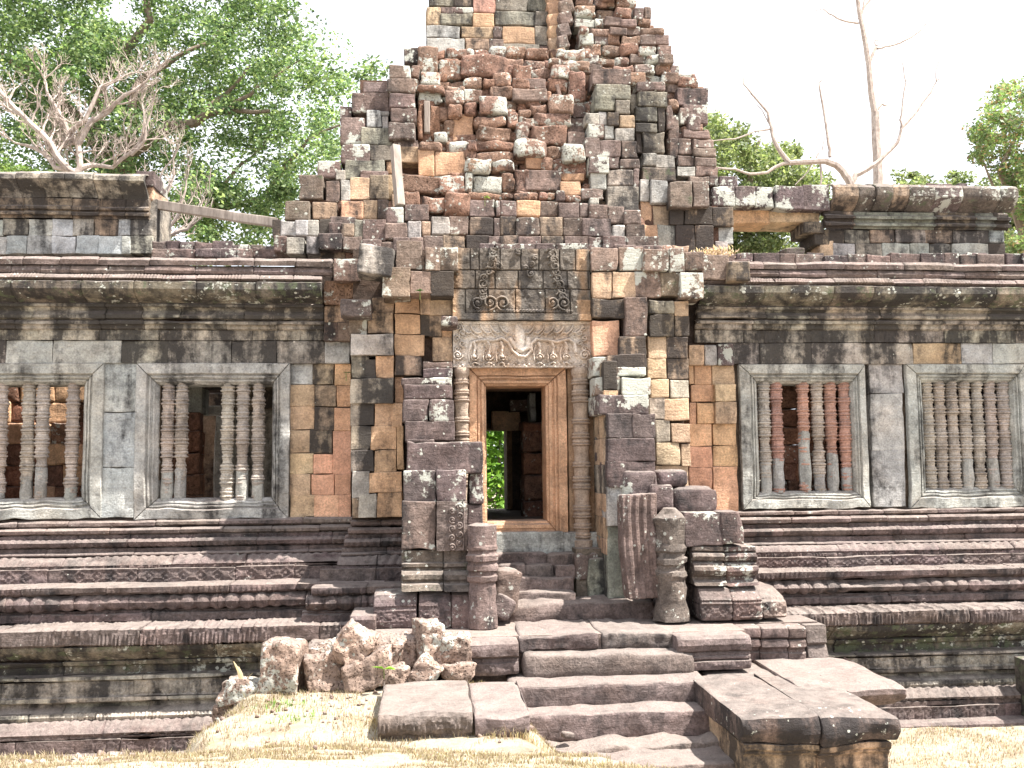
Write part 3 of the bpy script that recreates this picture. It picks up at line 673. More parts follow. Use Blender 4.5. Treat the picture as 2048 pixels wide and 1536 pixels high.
G2 = '''0 1230 100 1330 d;100 1230 245 1330 o;245 1235 362 1330 d;365 1240 490 1335 d;490 1245 545 1330 d;545 1255 665 1345 e;665 1265 765 1370 d;765 1290 870 1380 d;0 1330 100 1445 k;100 1335 245 1445 e;245 1330 385 1450 k;390 1335 510 1450 d;512 1340 690 1450 d;690 1380 775 1475 g .1;778 1380 895 1455 d
0 1450 115 1560 k;115 1450 255 1560 e;258 1450 395 1560 k;395 1450 545 1560 d;545 1455 630 1560 d;630 1450 780 1530 d -.1;780 1450 980 1530 d -.15;700 1500 1000 1600 d -.1'''
tdata(m, G2, 1000, 0, 3.072, .0, .6)
tdata(m, '''650 1265 760 1365 w -.1;765 1255 910 1355 d -.1;650 1365 780 1465 e;785 1355 870 1465 g;870 1355 930 1450 t .05;930 1330 1040 1440 g;1045 1330 1160 1440 e;1165 1225 1320 1330 d;1325 1230 1355 1330 d;1165 1330 1310 1445 k;1315 1330 1355 1450 d;700 1460 800 1560 d;800 1460 880 1540 d -.05;880 1445 1000 1560 e;1000 1445 1140 1560 t;1140 1445 1280 1560 k;1280 1450 1355 1560 d;620 1490 700 1560 d''', 560, 0, 3.072)
tdata(m, '720 340 775 420 d;1000 400 1004 405 d', 0, 0, 1, .2)
for y in range(400, 560, 30): rows(m, [(y, y+31, 640 if y > 440 else 775, 1290 if y < 470 else 1380)], 36, 60, 'eklt', Yt(y)+.3, .5, .02)
m.build('stepped_facing', STONE, tower)
m = MB()  # solid heart of the tower
for y0, y1, xa, xb, Y in [(-75, 60, 870, 1245, 3.3), (60, 160, 860, 1325, 2.95), (160, 300, 720, 1385, 2.0), (300, 420, 690, 1400, 1.5), (400, 560, 590, 1440, .9)]:
    a = W(xa, y0, Y); b = W(xb, y1, Y); sbox(m, a[0], b[0], Y, 4.6, b[2]-.1, a[2], (.10, .06, .045))
m.build('rubble_heart', STONE, tower)
def prop(name, x0, y0, x1, y1, Y0, Y1, wd, label, cat, mat=None):
    a = W(x0, y0, Y0); b = W(x1, y1, Y1); mb = MB(); d = b-a; L = np.linalg.norm(d); c = (a+b)/2
    block(mb, (0, 0, 0), (wd/2, wd/2, L/2), (0, 0, 0), 'b', r=.01, amp=.005, seg=.3)
    o = mb.build(name, mat or M_TIMBER); o.location = c; o.rotation_euler = Vector(d).to_track_quat('Z', 'Y').to_euler(); return tag(o, label, cat)
prop('stone_prop', 790, 292, 800, 412, .75, .55, .135, 'slim pale stone prop leaning under the left tower pilaster', 'prop')
prop('stone_prop', 854, 204, 854, 267, 1.42, 1.42, .10, 'short square stone prop standing in the red rubble high on the tower', 'prop')
prop('timber_beam', 300, 408, 556, 447, 1.55, .95, .15, 'long grey beam sloping between the left parapet and the tower', 'beam')
BLEND[0] = 0.
# ---------------------------------------------------------------- upper parapet walls standing on the galleries
def profY(Y0, px, pts): return [(p, W(px, y, Y0-p)[2]) for p, y in pts]
def xpx(l, Y, y=430): return [W(v, y, Y)[0] for v in l]
pl = thing('parapet_wall', 'grey corniced stone wall standing on the roof at the far left', 'wall')
m = MB(); Yp = 1.45
course(m, profY(Yp, 150, [(-.5, 349), (.36, 345), (.42, 349), (.42, 358), (.36, 366), (.26, 378), (.18, 388), (.14, 396)]), 0, 1, 1, 'qHqH', xs=xpx([-400, -330, -270, -200, -120, -60, 5, 50, 98, 146, 200, 250, 300], Yp), end=.1, Y0=Yp, jp=.03)
course(m, profY(Yp, 150, [(.12, 396), (.15, 398), (.15, 411), (.20, 413), (.20, 419), (.14, 422), (.19, 425), (.19, 430), (.12, 433), (.12, 437)]), 0, 1, 1, 'kqk', xs=xpx([-400, -310, -230, -150, -70, 6, 55, 150, 205, 256, 303], Yp), end=.1, Y0=Yp, jp=.015)
data(m, '''-800 437 -120 471 g;-120 437 5 471 g;5 437 57 471 q;57 437 104 471 g;104 437 145 471 b;145 437 188 471 q;188 437 236 471 k;236 437 260 471 b;260 437 305 471 q;-800 471 -100 508 q;-100 471 12 508 g;12 471 53 508 b;53 471 104 508 g;104 471 150 508 b;150 471 196 508 b;196 471 243 508 b;243 471 260 508 g;260 471 305 508 q''', 0, 0, 1, Yp-.1, .5, .01, r=.015)
data(m, '272 341 308 372 w 1.3;283 366 306 400 t 1.4;290 396 312 512 q 1.42', 0, 0, 1, T=.9)
a = W(-700, 352, Yp+.3); b = W(298, 515, Yp+.3); sbox(m, a[0], b[0], Yp+.2, Yp+.8, b[2]-.6, a[2])
m.build('masonry', STONE, pl)
pr_ = thing('parapet_wall', 'dark corniced stone wall with a gap under a beam on the right gallery roof', 'wall')
m = MB(); Yp = 1.5
course(m, profY(Yp, 1850, [(-.5, 372), (.34, 371), (.40, 375), (.40, 392), (.36, 400), (.28, 410), (.18, 420), (.14, 424)]), 0, 1, 1, 'wmkm', xs=xpx([1652, 1700, 1735, 1768, 1800, 1850, 1905, 1978, 2012], Yp), end=.1, Y0=Yp, jp=.03)
course(m, profY(Yp, 1850, [(.12, 424), (.15, 426), (.15, 431), (.24, 433), (.24, 438), (.16, 440), (.16, 446), (.22, 448), (.22, 452), (.13, 455), (.12, 459)]), 0, 1, 1, 'kkn', xs=xpx([1640, 1700, 1770, 1860, 1940, 1978, 2008], Yp), end=.1, Y0=Yp, jp=.012)
data(m, '''1648 459 1690 486 k;1690 459 1740 486 q;1740 459 1790 486 k;1790 459 1850 486 q;1850 459 1905 486 k;1905 459 1978 486 q;1978 459 2010 486 b;1665 486 1710 524 g;1710 486 1765 524 q;1765 486 1820 524 g;1820 486 1860 524 g;1860 486 1905 524 q;1905 486 1978 524 g;1978 486 2014 524 k
1608 444 1648 466 k 1.35;1628 458 1660 490 k;1640 480 1668 524 t;1425 372 1470 412 w 1.1;1470 372 1512 412 w 1.15;1510 372 1550 414 w 1.2;1550 370 1608 418 w 1.2;1605 368 1660 420 w 1.25;1465 418 1540 446 o 1.45;1538 420 1640 446 t 1.45;1438 352 1476 376 w 1.25;1855 366 1905 374 d;1915 366 1935 374 d''', 0, 0, 1, Yp-.1, .7, .01, r=.018)
a = W(1690, 380, Yp+.3); b = W(2005, 530, Yp+.3); sbox(m, a[0], b[0], Yp+.2, Yp+1.2, b[2]-.6, a[2])
m.build('masonry', STONE, pr_)
# low broken roof stones
m = MB()
rows(m, [(482, 511, 305, 465), (490, 511, 465, 570)], 22, 46, 'dwdm', .9, .7, .04, 2, 2)
rows(m, [(496, 516, 300, 660)], 30, 60, 'de', .55, .6, .03, 1, 1)
m.build('roof_stones', STONE, gL)
m = MB()
rows(m, [(508, 535, 1430, 2070)], 30, 64, 'dede', .55, .7, .05, 3, 1)
rows(m, [(516, 545, 1380, 1500)], 26, 50, 'wded', .1, .6, .05, 3, 3)
data(m, '1570 495 1612 522 m .9;1614 505 1650 524 d .9;1895 508 1940 524 d .8;1935 505 1975 520 d .8', T=.4)
m.build('roof_stones', STONE, gR)
# ---------------------------------------------------------------- porch
porch = thing('entrance_porch', 'ruined stone entrance porch with an ornate doorway in orange sandstone', 'porch')
YD = -.5
def relief_panel(mb, x0, y0, x1, y1, Y, hf, colf, nx=200, nz=110, T=.35, par=(0, 0, .2)):
    a = W(x0, y0, Y); b = W(x1, y1, Y)
    u, v = np.meshgrid(np.linspace(0, 1, nx), np.linspace(0, 1, nz), indexing='ij')
    px = x0+(x1-x0)*u; py = y0+(y1-y0)*v
    h = hf(px, py); X = a[0]+(b[0]-a[0])*u; Z = a[2]+(b[2]-a[2])*v
    P = np.stack([X, Y-h, Z], -1); P += vec_noise(P, 9, 5)*.006
    c, q = colf(px, py, h)
    P = np.concatenate([P[:1], P, P[-1:]], 0); P = np.concatenate([P[:, :1], P, P[:, -1:]], 1)
    P[0, :, 1] = Y+T; P[-1, :, 1] = Y+T; P[:, 0, 1] = Y+T; P[:, -1, 1] = Y+T
    c = np.pad(c, ((1, 1), (1, 1), (0, 0)), 'edge'); q = np.pad(q, ((1, 1), (1, 1), (0, 0)), 'edge')
    n, k = P.shape[:2]; i, j = np.meshgrid(np.arange(n-1), np.arange(k-1), indexing='ij'); s = (i*k+j).ravel()
    mb.add(P.reshape(-1, 3), np.stack([s, s+1, s+k+1, s+k], -1), c.reshape(-1, 3), q.reshape(-1, 3))
def seg_d(px, py, pts):
    d = np.full(px.shape, 1e9)
    for (ax, ay), (bx, by) in zip(pts[:-1], pts[1:]):
        vx, vy = bx-ax, by-ay; t = np.clip(((px-ax)*vx+(py-ay)*vy)/(vx*vx+vy*vy), 0, 1)
        d = np.minimum(d, np.hypot(px-ax-vx*t, py-ay-vy*t))
    return d
def spiral(cx, cy, R, turns=1.6, sgn=1, a0=0):
    return [(cx+R*(1-t*.8)*math.cos(a0+sgn*t*turns*math.tau), cy+R*(1-t*.8)*math.sin(a0+sgn*t*turns*math.tau)) for t in np.linspace(0, 1, 22)]
def strokes(px, py, lst):
    h = np.zeros(px.shape)
    for pts, r, H in lst:
        d = seg_d(px, py, pts); h = np.maximum(h, H*np.sqrt(np.clip(1-(d/r)**2, 0, 1)))
    return h
def knob(x, y, r, H): return ([(x, y), (x+.1, y)], r, H)
def cc_(l): return [(x/3.071+860, y/3.071+600) for x, y in l]
LINT = [(cc_([(245, 300), (250, 262), (300, 248), (380, 250), (440, 236), (478, 262), (500, 312), (540, 345), (590, 345), (622, 310), (620, 268), (650, 238), (700, 245), (780, 258), (850, 240), (885, 265), (895, 320)]), 3.6, .030),
        (cc_([(490, 240), (520, 290), (560, 310), (600, 290), (600, 240)]), 5.5, .03), (cc_([(545, 170), (550, 260)]), 10, .02), (cc_([(560, 200), (545, 300)]), 9, .025)]
for x in (270, 358, 436, 668, 752, 832):
    cx, cy = cc_([(x, 352)])[0]; LINT += [(spiral(cx, cy, 7.5, 1.4, 1 if x < 550 else -1), 1.9, .032), knob(cx, cy, 3.6, .06), (cc_([(x, 330), (x+8, 290), (x-4, 262)]), 3.4, .03), (cc_([(x-30, 380), (x-34, 330), (x-26, 290)]), 1.8, .025), (cc_([(x-14, 392), (x, 384), (x+14, 392)]), 2.2, .03)]
for x, s in ((168, 1), (948, -1)):
    cx, cy = cc_([(x, 340)])[0]; LINT += [(spiral(cx, cy, 10, 1.7, s), 2.2, .035), knob(cx, cy, 3, .05)]
    for k in range(5): LINT += [(spiral(*cc_([(x+s*(k % 2)*30, 300-k*32)])[0], 6, 1.2, s, k), 1.8, .03)]
for k in range(13):
    x = 205+k*60
    if 470 < x < 620: continue
    s = 1 if x < 540 else -1
    LINT += [(cc_([(x-s*14, 158), (x, 185), (x+s*26, 205), (x+s*40, 200)]), 2.4, .028), (cc_([(x-s*18, 178), (x-s*6, 205), (x+s*16, 222)]), 1.6, .02)]
for k in range(150):
    x = 150+rnd.random()*810; LINT.append(knob(*cc_([(x, rnd.choice((225, 300, 330, 375, 215, 280))+rnd.uniform(-14, 14))])[0], rnd.uniform(1.4, 2.6), .016))
for k in range(26):
    x = 170+k*31; LINT.append(knob(*cc_([(x, 398+(k % 2)*4)])[0], 3.2, .022))
def lint_h(px, py):
    h = strokes(px, py, LINT)*2.3; h = np.maximum(h, np.where(py < 649, .035, 0)); h = np.maximum(h, np.where(py > 731, .03, 0))
    return h+.006*np.sin(px*.9)*np.cos(py*.8)
def lint_c(px, py, h):
    base = np.array([.66, .60, .54]); o = np.array([.43, .27, .16]); f = np.clip(fbm(np.stack([px, py, 0*px], -1), .02, 4, 3)+.1+(px > 1050)*.25, 0, 1)[..., None]
    f = f*.45; c = base*(1-f)+o*f; q = np.zeros(c.shape); q[..., 2] = .2; q[..., 0] = .06
    return c, q
m = MB(); relief_panel(m, 906, 643, 1185, 735, YD-.12, lint_h, lint_c, 240, 84); m.build('lintel', STONE, porch)
def c8(l): return [(x/2.56+620, y/2.56+340) for x, y in l]
PED = []
for x, R, s in ((857, 12, 1), (918, 16, -1), (985, 16, 1), (1240, 12, -1), (1298, 14, 1)):
    cx, cy = c8([(x, 682)])[0]; PED += [(spiral(cx, cy, R, 1.6, s, 1.5), 2.6, .05), knob(cx, cy, 5, .06)]
for k in range(30):
    a = c8([(838+k*17, 722)])[0]; PED.append((spiral(a[0], a[1], 3.5, .8, 1), 1.8, .03))
for side in (0, 1):
    for k in range(9):
        x = (880-5*k*(k < 4)+8*k) if not side else (1290-7*k); y = 650-k*32
        cx, cy = c8([(x, y)])[0]; PED += [(spiral(cx, cy, 8+k % 3, 1.3, 1-2*side, k), 2.4, .045), ([(cx-9, cy+8), (cx, cy-2), (cx+8-16*side, cy-16)], 2.6, .04)]
for k in range(9):
    x = rnd.uniform(930, 1240); y = rnd.uniform(400, 600)
    if abs(x-1120) < 50 and k % 2: continue
    cx, cy = c8([(x, y)])[0]; PED.append((spiral(cx, cy, rnd.uniform(5, 10), 1.2, rnd.choice((-1, 1)), rnd.random()*6), 2.2, .035)); PED.append(knob(cx, cy, 3, .035))
JR = [540, 578, 605]; JC = {0: [905, 940, 958, 1000, 1042, 1078, 1120, 1152], 1: [950, 990, 1036, 1086, 1135, 1178], 2: [930, 975, 1030, 1090, 1140]}
def ped_h(px, py):
    h = strokes(px, py, PED)*1.05
    h += .02*np.clip(fbm(np.stack([px, py, 0*px], -1), .06, 9, 3), 0, 1)
    row = np.digitize(py, [540, 578])
    j = np.min(np.abs(py[..., None]-np.array([540, 578])), -1)
    for r in range(3):
        jj = np.min(np.abs(px[..., None]-np.array(JC[r])), -1); j = np.where(row == r, np.minimum(j, jj), j)
    h = h-.05*np.clip(1-j/1.4, 0, 1)
    h = np.where(py > 628, np.maximum(h, .05), h)
    return h
def ped_c(px, py, h):
    k = np.array([.13, .115, .10]); o = np.array([.40, .26, .16]); t = np.array([.34, .22, .14])
    n = fbm(np.stack([px*1.0, py*.25, 0*px], -1), .03, 14, 3)
    edge = np.clip((935-px)/25, 0, 1)+np.clip((px-1150)/20, 0, 1)*(py > 600)+np.clip((py-600)/25, 0, 1)*np.clip((940-px)/20+(px-1120)/25, 0, 1)
    f = np.clip(n*1.1-.05+edge, 0, 1)[..., None]; c = k*(1-f)+o*f
    q = np.zeros(c.shape); q[..., 0] = .35*(1-f[..., 0]); q[..., 2] = .55*(1-f[..., 0])+.1; return c, q
m = MB(); relief_panel(m, 905, 496, 1181, 641, YD-.22, ped_h, ped_c, 250, 150)
rows(m, [(486, 500, 960, 1175)], 30, 50, 'wdd', YD-.2, .4, .02)
m.build('pediment', STONE, porch)
m = MB()
_a = W(938, 736, YD); _b = W(1137, 1092, YD); _c = W(972, 772, YD+.1); _d = W(1094, 1041, YD+.1)
def dat(t, y, tb=None):
    return (_a[0]+(_c[0]-_a[0])*t, _b[2]+(_d[2]-_b[2])*t, _b[0]+(_d[0]-_b[0])*t, _a[2]+(_c[2]-_a[2])*t, y)
ring(m, [dat(0, YD+.3), dat(0, YD), dat(.02, YD-.01), dat(.42, YD-.01), dat(.45, YD+.03), dat(.5, YD+.03), dat(.52, YD+.0), dat(.6, YD+.0), dat(.62, YD+.05), dat(.7, YD+.05), dat(.72, YD+.03), dat(.86, YD+.035), dat(.9, YD+.08), dat(.97, YD+.09), dat(1, YD+.1), dat(1, YD+.62)], 'o', par=(0, 0, .25), amp=.006)
m.build('door_frame', STONE, porch)
def colonnette(px, y0, y1, R, Y):
    mb = MB(); a = W(px, y0, Y); b = W(px, y1, Y); z1, z0 = a[2], b[2]; H = z1-z0; pr = [(R*1.1, z0), (R*1.12, z0+.04*H)]
    marks = [0.05, .10, .16, .20, .32, .36, .44, .56, .60, .68, .80, .84, .90, .955]
    rr = lambda z, r: pr.append((R*r, z0+z*H))
    for a_, b_ in zip(marks[:-1], marks[1:]):
        rr(a_, .80); rr(a_+.004, 1.0); rr(a_+.011, 1.07); rr(a_+.016, .9); rr(a_+.022, 1.0); rr(a_+.03, .98); rr(a_+.034, .82); rr(min(b_-.008, a_+.05), .84)
        if b_-a_ > .1: rr((a_+b_)/2-.012, .82); rr((a_+b_)/2, .80); rr(b_-.03, .84)
        rr(b_-.004, .88)
    rr(.96, 1.0); rr(.985, 1.05); rr(1, .95)
    lathe(mb, a[0], Y, pr, 's', 16, .003, (.05, 0, .4), (.38, .30, .24)); mb.build('colonnette', STONE, porch)
colonnette(923, 735, 1086, .118, YD-.06); colonnette(1160, 735, 1095, .135, YD-.06)
# walls beside the frame, lintel backing
m = MB(); a = W(905, 496, YD); b = W(941, 1100, YD); c = W(1134, 640, YD); d = W(1192, 1100, YD)
sbox(m, a[0], b[0], YD+.05, .9, b[2]-.3, a[2], (.3, .2, .13)); sbox(m, c[0], d[0], YD+.05, .9, b[2]-.3, a[2], (.3, .2, .13))
tp = W(1000, 640, YD); sbox(m, b[0], c[0], YD+.12, .9, _c[2]+.02, tp[2]+.9, (.2, .13, .09))
data(m, '905 632 1185 645 t -.62', T=.5)
m.build('wall_core', STONE, porch)
BLEND[:] = [.30, (.36, .26, .18)]
m = MB()  # left side wall and its dark pier
A = '''440 5 572 150 w -1.0;588 37 665 155 w -1.05;665 37 762 158 w -1.05;372 142 512 290 m -1.1;512 158 620 275 e -1.05;620 158 738 285 k -1.05;127 95 262 210 d -.5;70 212 180 330 l -.3;180 215 300 300 l -.3;262 205 345 235 l -.35
200 385 290 490 m -.65;70 338 200 425 t -.2;150 420 210 515 d -.25;70 420 150 515 d -.2;318 295 430 375 t -.5;435 280 560 378 o -.6;562 290 612 380 t -.62;612 290 725 383 t -.62;295 372 425 478 t -.6;435 378 563 482 o -.62;563 382 612 490 k -.6;612 385 675 495 k -.6;672 430 732 515 o -.55
208 480 425 590 g -.75;432 482 585 595 o -.62;625 500 727 620 t -.6;208 590 300 708 q;290 615 338 708 q;338 590 428 705 o;432 595 572 695 k;208 710 428 835 q -.75;432 700 475 835 o -.6
208 835 330 950 q;330 835 425 950 o;425 835 475 955 o;208 950 310 1075 q;310 950 445 1075 o;445 955 478 1180 o;208 1075 325 1185 q;328 1075 445 1190 o;213 1185 300 1320 g;300 1190 470 1290 o;345 1292 470 1420 o;250 1300 340 1420 g;215 1320 255 1420 k'''
data(m, A, 620, 480, 2.56, -.68, .6, .009, r=.010)
a = W(705, 600, -.5); b = W(900, 1050, -.5); sbox(m, a[0], b[0], -.42, .9, b[2]-.2, W(705, 500, -.4)[2], (.07, .05, .04))
m.build('side_wall', STONE, porch)
m = MB()
D = '''520 38 658 158 w;660 38 785 158 w;785 45 910 158 w -.9;920 40 1000 165 w -.85;1000 60 1100 150 d -.7;1080 70 1230 200 d -.6;520 165 622 300 t;622 165 745 298 t;745 160 875 295 w;875 165 975 290 m;975 165 1095 300 w -.95
520 300 690 400 k -.85;690 290 812 490 d -.9;815 310 945 380 n -.85;945 310 1020 390 t -.8;815 380 945 495 k -.85;945 390 1020 495 k -.8;525 410 668 595 p -.8;665 490 805 590 k -.95;805 490 905 610 t -.8;905 495 1015 605 k -.8
525 595 640 695 w -1.1;600 588 800 660 k -1.15;640 650 800 695 w -1.2;808 605 905 710 t;905 605 1018 712 k;540 698 665 790 w -1.3;672 705 820 790 w -1.35;820 712 918 805 t;920 715 1018 805 q;812 808 900 920 q;890 808 1020 920 t
848 920 925 1035 q;930 940 1030 1035 t;848 1035 975 1155 t;978 1040 1030 1155 t;850 1155 1020 1300 t -.78'''
data(m, D, 980, 480, 2.56, -.8, .6, .012, r=.015)
a = W(1225, 600, -.6); b = W(1378, 1130, -.6); sbox(m, a[0], b[0], -.5, .9, b[2]-.2, W(1225, 500, -.5)[2], (.07, .05, .04))
sbox(m, W(1187, 700, YD)[0], W(1240, 700, -.5)[0], -.5, .9, b[2], W(1225, 500, -.5)[2], (.07, .05, .04))
m.build('side_wall', STONE, porch)
m = MB()  # inner face of the right pier, seen from the left of centre
xi = W(1187, 850, YD)[0]
for y0, y1, c in [(735, 790, 'k'), (790, 835, 'o'), (835, 880, 't'), (880, 930, 't'), (930, 985, 'q'), (985, 1030, 't'), (1030, 1070, 't'), (1070, 1100, 't')]:
    z1 = W(1187, y0, YD)[2]; z0 = W(1187, y1, YD)[2]
    block(m, (xi+.1, (-1.38+YD)/2, (z0+z1)/2), (.1, (1.38+YD)/2+.02, (z1-z0)/2), (0, 0, 0), c, r=.010, amp=.004)
m.build('pier_inner_face', STONE, porch)
BLEND[0] = 0.
def pier(name, lab, specs, cat='pier'):
    o = thing(name, lab, cat)
    for t in specs.replace('\n', ';').split(';'):
        t = t.split()
        if len(t) < 6: continue
        mb = MB(); pb(mb, *[float(v) for v in t[:4]], float(t[5]), t[4], float(t[6]) if len(t) > 6 else .6, float(t[7]) if len(t) > 7 else 0, seg=.09)
        mb.build('stone_block', STONE, o)
    return o
def conv(txt, ox, oy, s):
    out = []
    for line in txt.replace('\n', ';').split(';'):
        t = line.split()
        if len(t) < 5: continue
        v = [float(x)/s for x in t[:4]]; out.append(' '.join(['%.1f' % (v[0]+ox), '%.1f' % (v[1]+oy), '%.1f' % (v[2]+ox), '%.1f' % (v[3]+oy)]+t[4:]))
    return ';'.join(out)
PLT = W(850, 1256, -2.0)[2]     # level of the terrace the piers stand on
m = MB(); sbox(m, W(812, 1000, -1.4)[0], W(900, 1000, -1.4)[0], -1.3, -.3, PLT-.2, 3.3); m.build('wall_core', STONE, porch); m = MB(); sbox(m, xi+.02, W(1385, 1000, -1.2)[0], -1.25, -.3, PLT-.2, 3.6); sbox(m, W(1150, 1100, -.9)[0], W(1385, 1000, -1.2)[0], -1.0, -.3, PLT-.2, 2.85, (.13, .11, .09)); m.build('wall_core', STONE, porch)
pierL = pier('broken_pier', 'dark lichen spotted pier of stacked blocks left of the doorway', conv('''578 620 730 655 e -1.15 .7;578 655 730 705 d -1.2 .7;470 705 730 742 w -1.45 .9;478 742 730 817 d -1.5 1.0;473 818 608 932 d -1.52 1.0;608 818 737 932 w -1.54 1.0;485 932 740 1030 d -1.55 1.0;495 1022 640 1040 d -1.66 .8;495 1035 885 1195 d -1.78 .9;478 1178 642 1340 w -1.82 .9;645 1178 800 1340 w -1.86 .8;815 1195 888 1350 d -1.66 .7;808 1352 888 1600 d -1.64 .7''', 620, 480, 2.56)+';'+conv('355 524 592 857 e -1.88 .9', 700, 850, 3.413))
pierR = pier('broken_pier', 'tall purple brown pier with white lichen right of the doorway', conv('''555 790 810 892 w -1.45 .9;600 890 728 1015 w -1.55 1.0;728 890 846 1015 w -1.55 1.0;600 1015 846 1132 d -1.56 1.0;600 1132 850 1267 d -1.56 1.0;600 1267 690 1470 g -1.5 .9;690 1267 850 1600 d -1.45 .9''', 980, 480, 2.56)+';1213 1052 1250 1200 n -1.42 .8')
m = MB()   # carved block with scrolls
SCR = []
for k in range(5):
    for q in range(2):
        cx, cy = 735+0*k+(-38 if q else 14), 560+k*62+q*26
        cx = cx/3.413+700; cy = cy/3.413+850
        SCR += [(spiral(cx, cy, 7, 1.3, 1 if q else -1, k), 1.9, .022), knob(cx, cy, 2.6, .03)]
SCR += [([(928, 1003), (928, 1100)], 1.6, .02)]
def scr_h(px, py): return np.where(px > 895, strokes(px, py, SCR), 0)+.012*np.clip(fbm(np.stack([px, py, 0*px], -1), .05, 2, 3), 0, 1)
def scr_c(px, py, h):
    c = np.ones(px.shape+(3,))*np.array([.14, .11, .10]); q = np.zeros(c.shape); q[..., 0] = np.where((py < 1030) & (px > 885), .75, .18); q[..., 2] = .2; return c, q
relief_panel(m, 873, 1003, 935, 1101, -1.92, scr_h, scr_c, 60, 90, .8); o = m.build('carved_block', STONE, pierL); o['label'] = 'block carved with a vertical band of scrolls'
def mold_px(mb, px0, px1, Y, pts, depth=.9, code='d', pat=None, par=None, amp=.01, ym=None):
    ym = ym or pts[0][1]; xa = W(px0, ym, Y)[0]; xb = W(px1, ym, Y)[0]; pm = (px0+px1)/2
    P0 = [(p, W(pm, y, Y-p)[2]) for p, y in pts]
    P0 = [(-depth, P0[0][1])]+P0+[(-depth, P0[-1][1])]
    P = [P0[0]]
    for a, b in zip(P0[:-1], P0[1:]):
        n = max(1, int(math.hypot(b[0]-a[0], b[1]-a[1])/(.022 if pat else .04)))
        for i in range(1, n+1): P.append((a[0]+(b[0]-a[0])*i/n, a[1]+(b[1]-a[1])*i/n))
    P = np.array(P); k = max(4, int((xb-xa)/(.022 if pat else .06)))
    # round the top and bottom edge a little
    X = np.concatenate([[xa, xa, xa+.004, xa+.018], np.linspace(xa+.04, xb-.04, k), [xb-.018, xb-.004, xb, xb]])
    off = np.concatenate([[0, -.02, -.010, -.002], np.zeros(k), [-.002, -.010, -.02, 0]])
    n = len(P); XX = np.tile(X[:, None], (1, n)); front = np.clip((P[:, 0]+depth)/.1, 0, 1)[None, :]
    pr = P[None, :, 0]+off[:, None]*front; z = np.tile(P[None, :, 1], (len(X), 1))
    mid = (P[:, 1].max()+P[:, 1].min())/2; z = z+np.sign(mid-z)*(-off[:, None])*.8
    base = np.stack([XX, pr, z], -1)
    nz = fbm(base, 4, 3, 3)*amp*1.6; pr = pr+nz*front
    z = z+fbm(base, 2.5, 9, 2)*amp*.8
    if pat:
        pr = pr+pat(XX, P[None, :, 0], z)*front
    pr[0] = -depth; pr[-1] = -depth
    V = np.stack([XX+vn(base, 5, 2)*.006, Y-pr, z], -1).reshape(-1, 3)
    i, j = np.meshgrid(np.arange(len(X)-1), np.arange(n-1), indexing='ij'); a = (i*n+j).ravel()
    F = np.stack([a, a+1, a+n+1, a+n], -1)
    cc, pp = colof(code, .07); mb.add(V, F, cc, par or pp)
def band(y0, y1, kind, px=900, Y=-2.2, P=.17, H=.02):
    z1 = W(px, y0, Y)[2]; z0 = W(px, y1, Y)[2]; f = pt_diamond(P, H) if kind == 'd' else pt_dots(P, H) if kind == 'o' else pt_petal(P, H)
    def g(x, p, z):
        s = (z1-z)/(z1-z0); return np.where((s > 0) & (s < 1), f(x, s, 0), 0)
    return g
def part_mold(parent, name, *a, **k):
    mb = MB(); mold_px(mb, *a, **k); return mb.build(name, STONE, parent)
b1 = [(0, 1101), (0, 1124), (.07, 1127), (.07, 1133), (.02, 1136), (.03, 1141), (.1, 1143), (.14, 1150), (.14, 1159), (.10, 1163), (.10, 1166), (.2, 1170), (.25, 1183)]
part_mold(pierL, 'moulded_base', 803, 886, -1.82, b1, .8, 'm'); part_mold(pierL, 'moulded_base', 887, 940, -1.84, b1, .8, 'm')
b2 = [(.0, 1184), (.1, 1190), (.16, 1202), (.18, 1212), (.18, 1250), (.16, 1256)]
g1 = band(1222, 1246, 'd'); g2 = band(1209, 1214, 'o', P=.045)
gg = lambda x, p, z: g1(x, p, z)+g2(x, p, z)
part_mold(pierL, 'base_block', 749, 834, -1.85, b2, .8, 'd', gg); part_mold(pierL, 'base_block', 838, 901, -1.87, b2, .8, 'd', gg); part_mold(pierL, 'base_block', 902, 944, -1.87, b2, .8, 'e')
# wing of the plinth beside the left pier
m = MB()
for nm, pts, sl_, codes, pat in MOULD:
    if nm == 'plinth' and pts[0][0] < 1.0 and pts[-1][1] < 1250 and pts[0][0] < .95:
        add = .42
        pr = [(p+add, z) for p, z in [(p, W(740, (y if y is not None else pts[k+1][1]), -(p if y is not None else pts[k+1][0])-add)[2]) for k, (p, y) in enumerate(pts)]]
        course(m, pr, W(float(np.interp(pts[-1][1], [1040, 1137, 1165, 1243], [700, 672, 640, 612])), 1100, -.9)[0], W(812, 1100, -.9)[0], .6, codes, PATS.get(pat), end=.12)
sbox(m, W(712, 1100, -.6)[0], W(830, 1100, -.6)[0], -.42, .2, 1.6, W(740, 1045, -.5)[2]); sbox(m, W(690, 1100, -.8)[0], W(830, 1100, -.6)[0], -.8, -.4, 1.6, W(740, 1165, -.9)[2]-.02)
m.build('porch_plinth', STONE, porch)
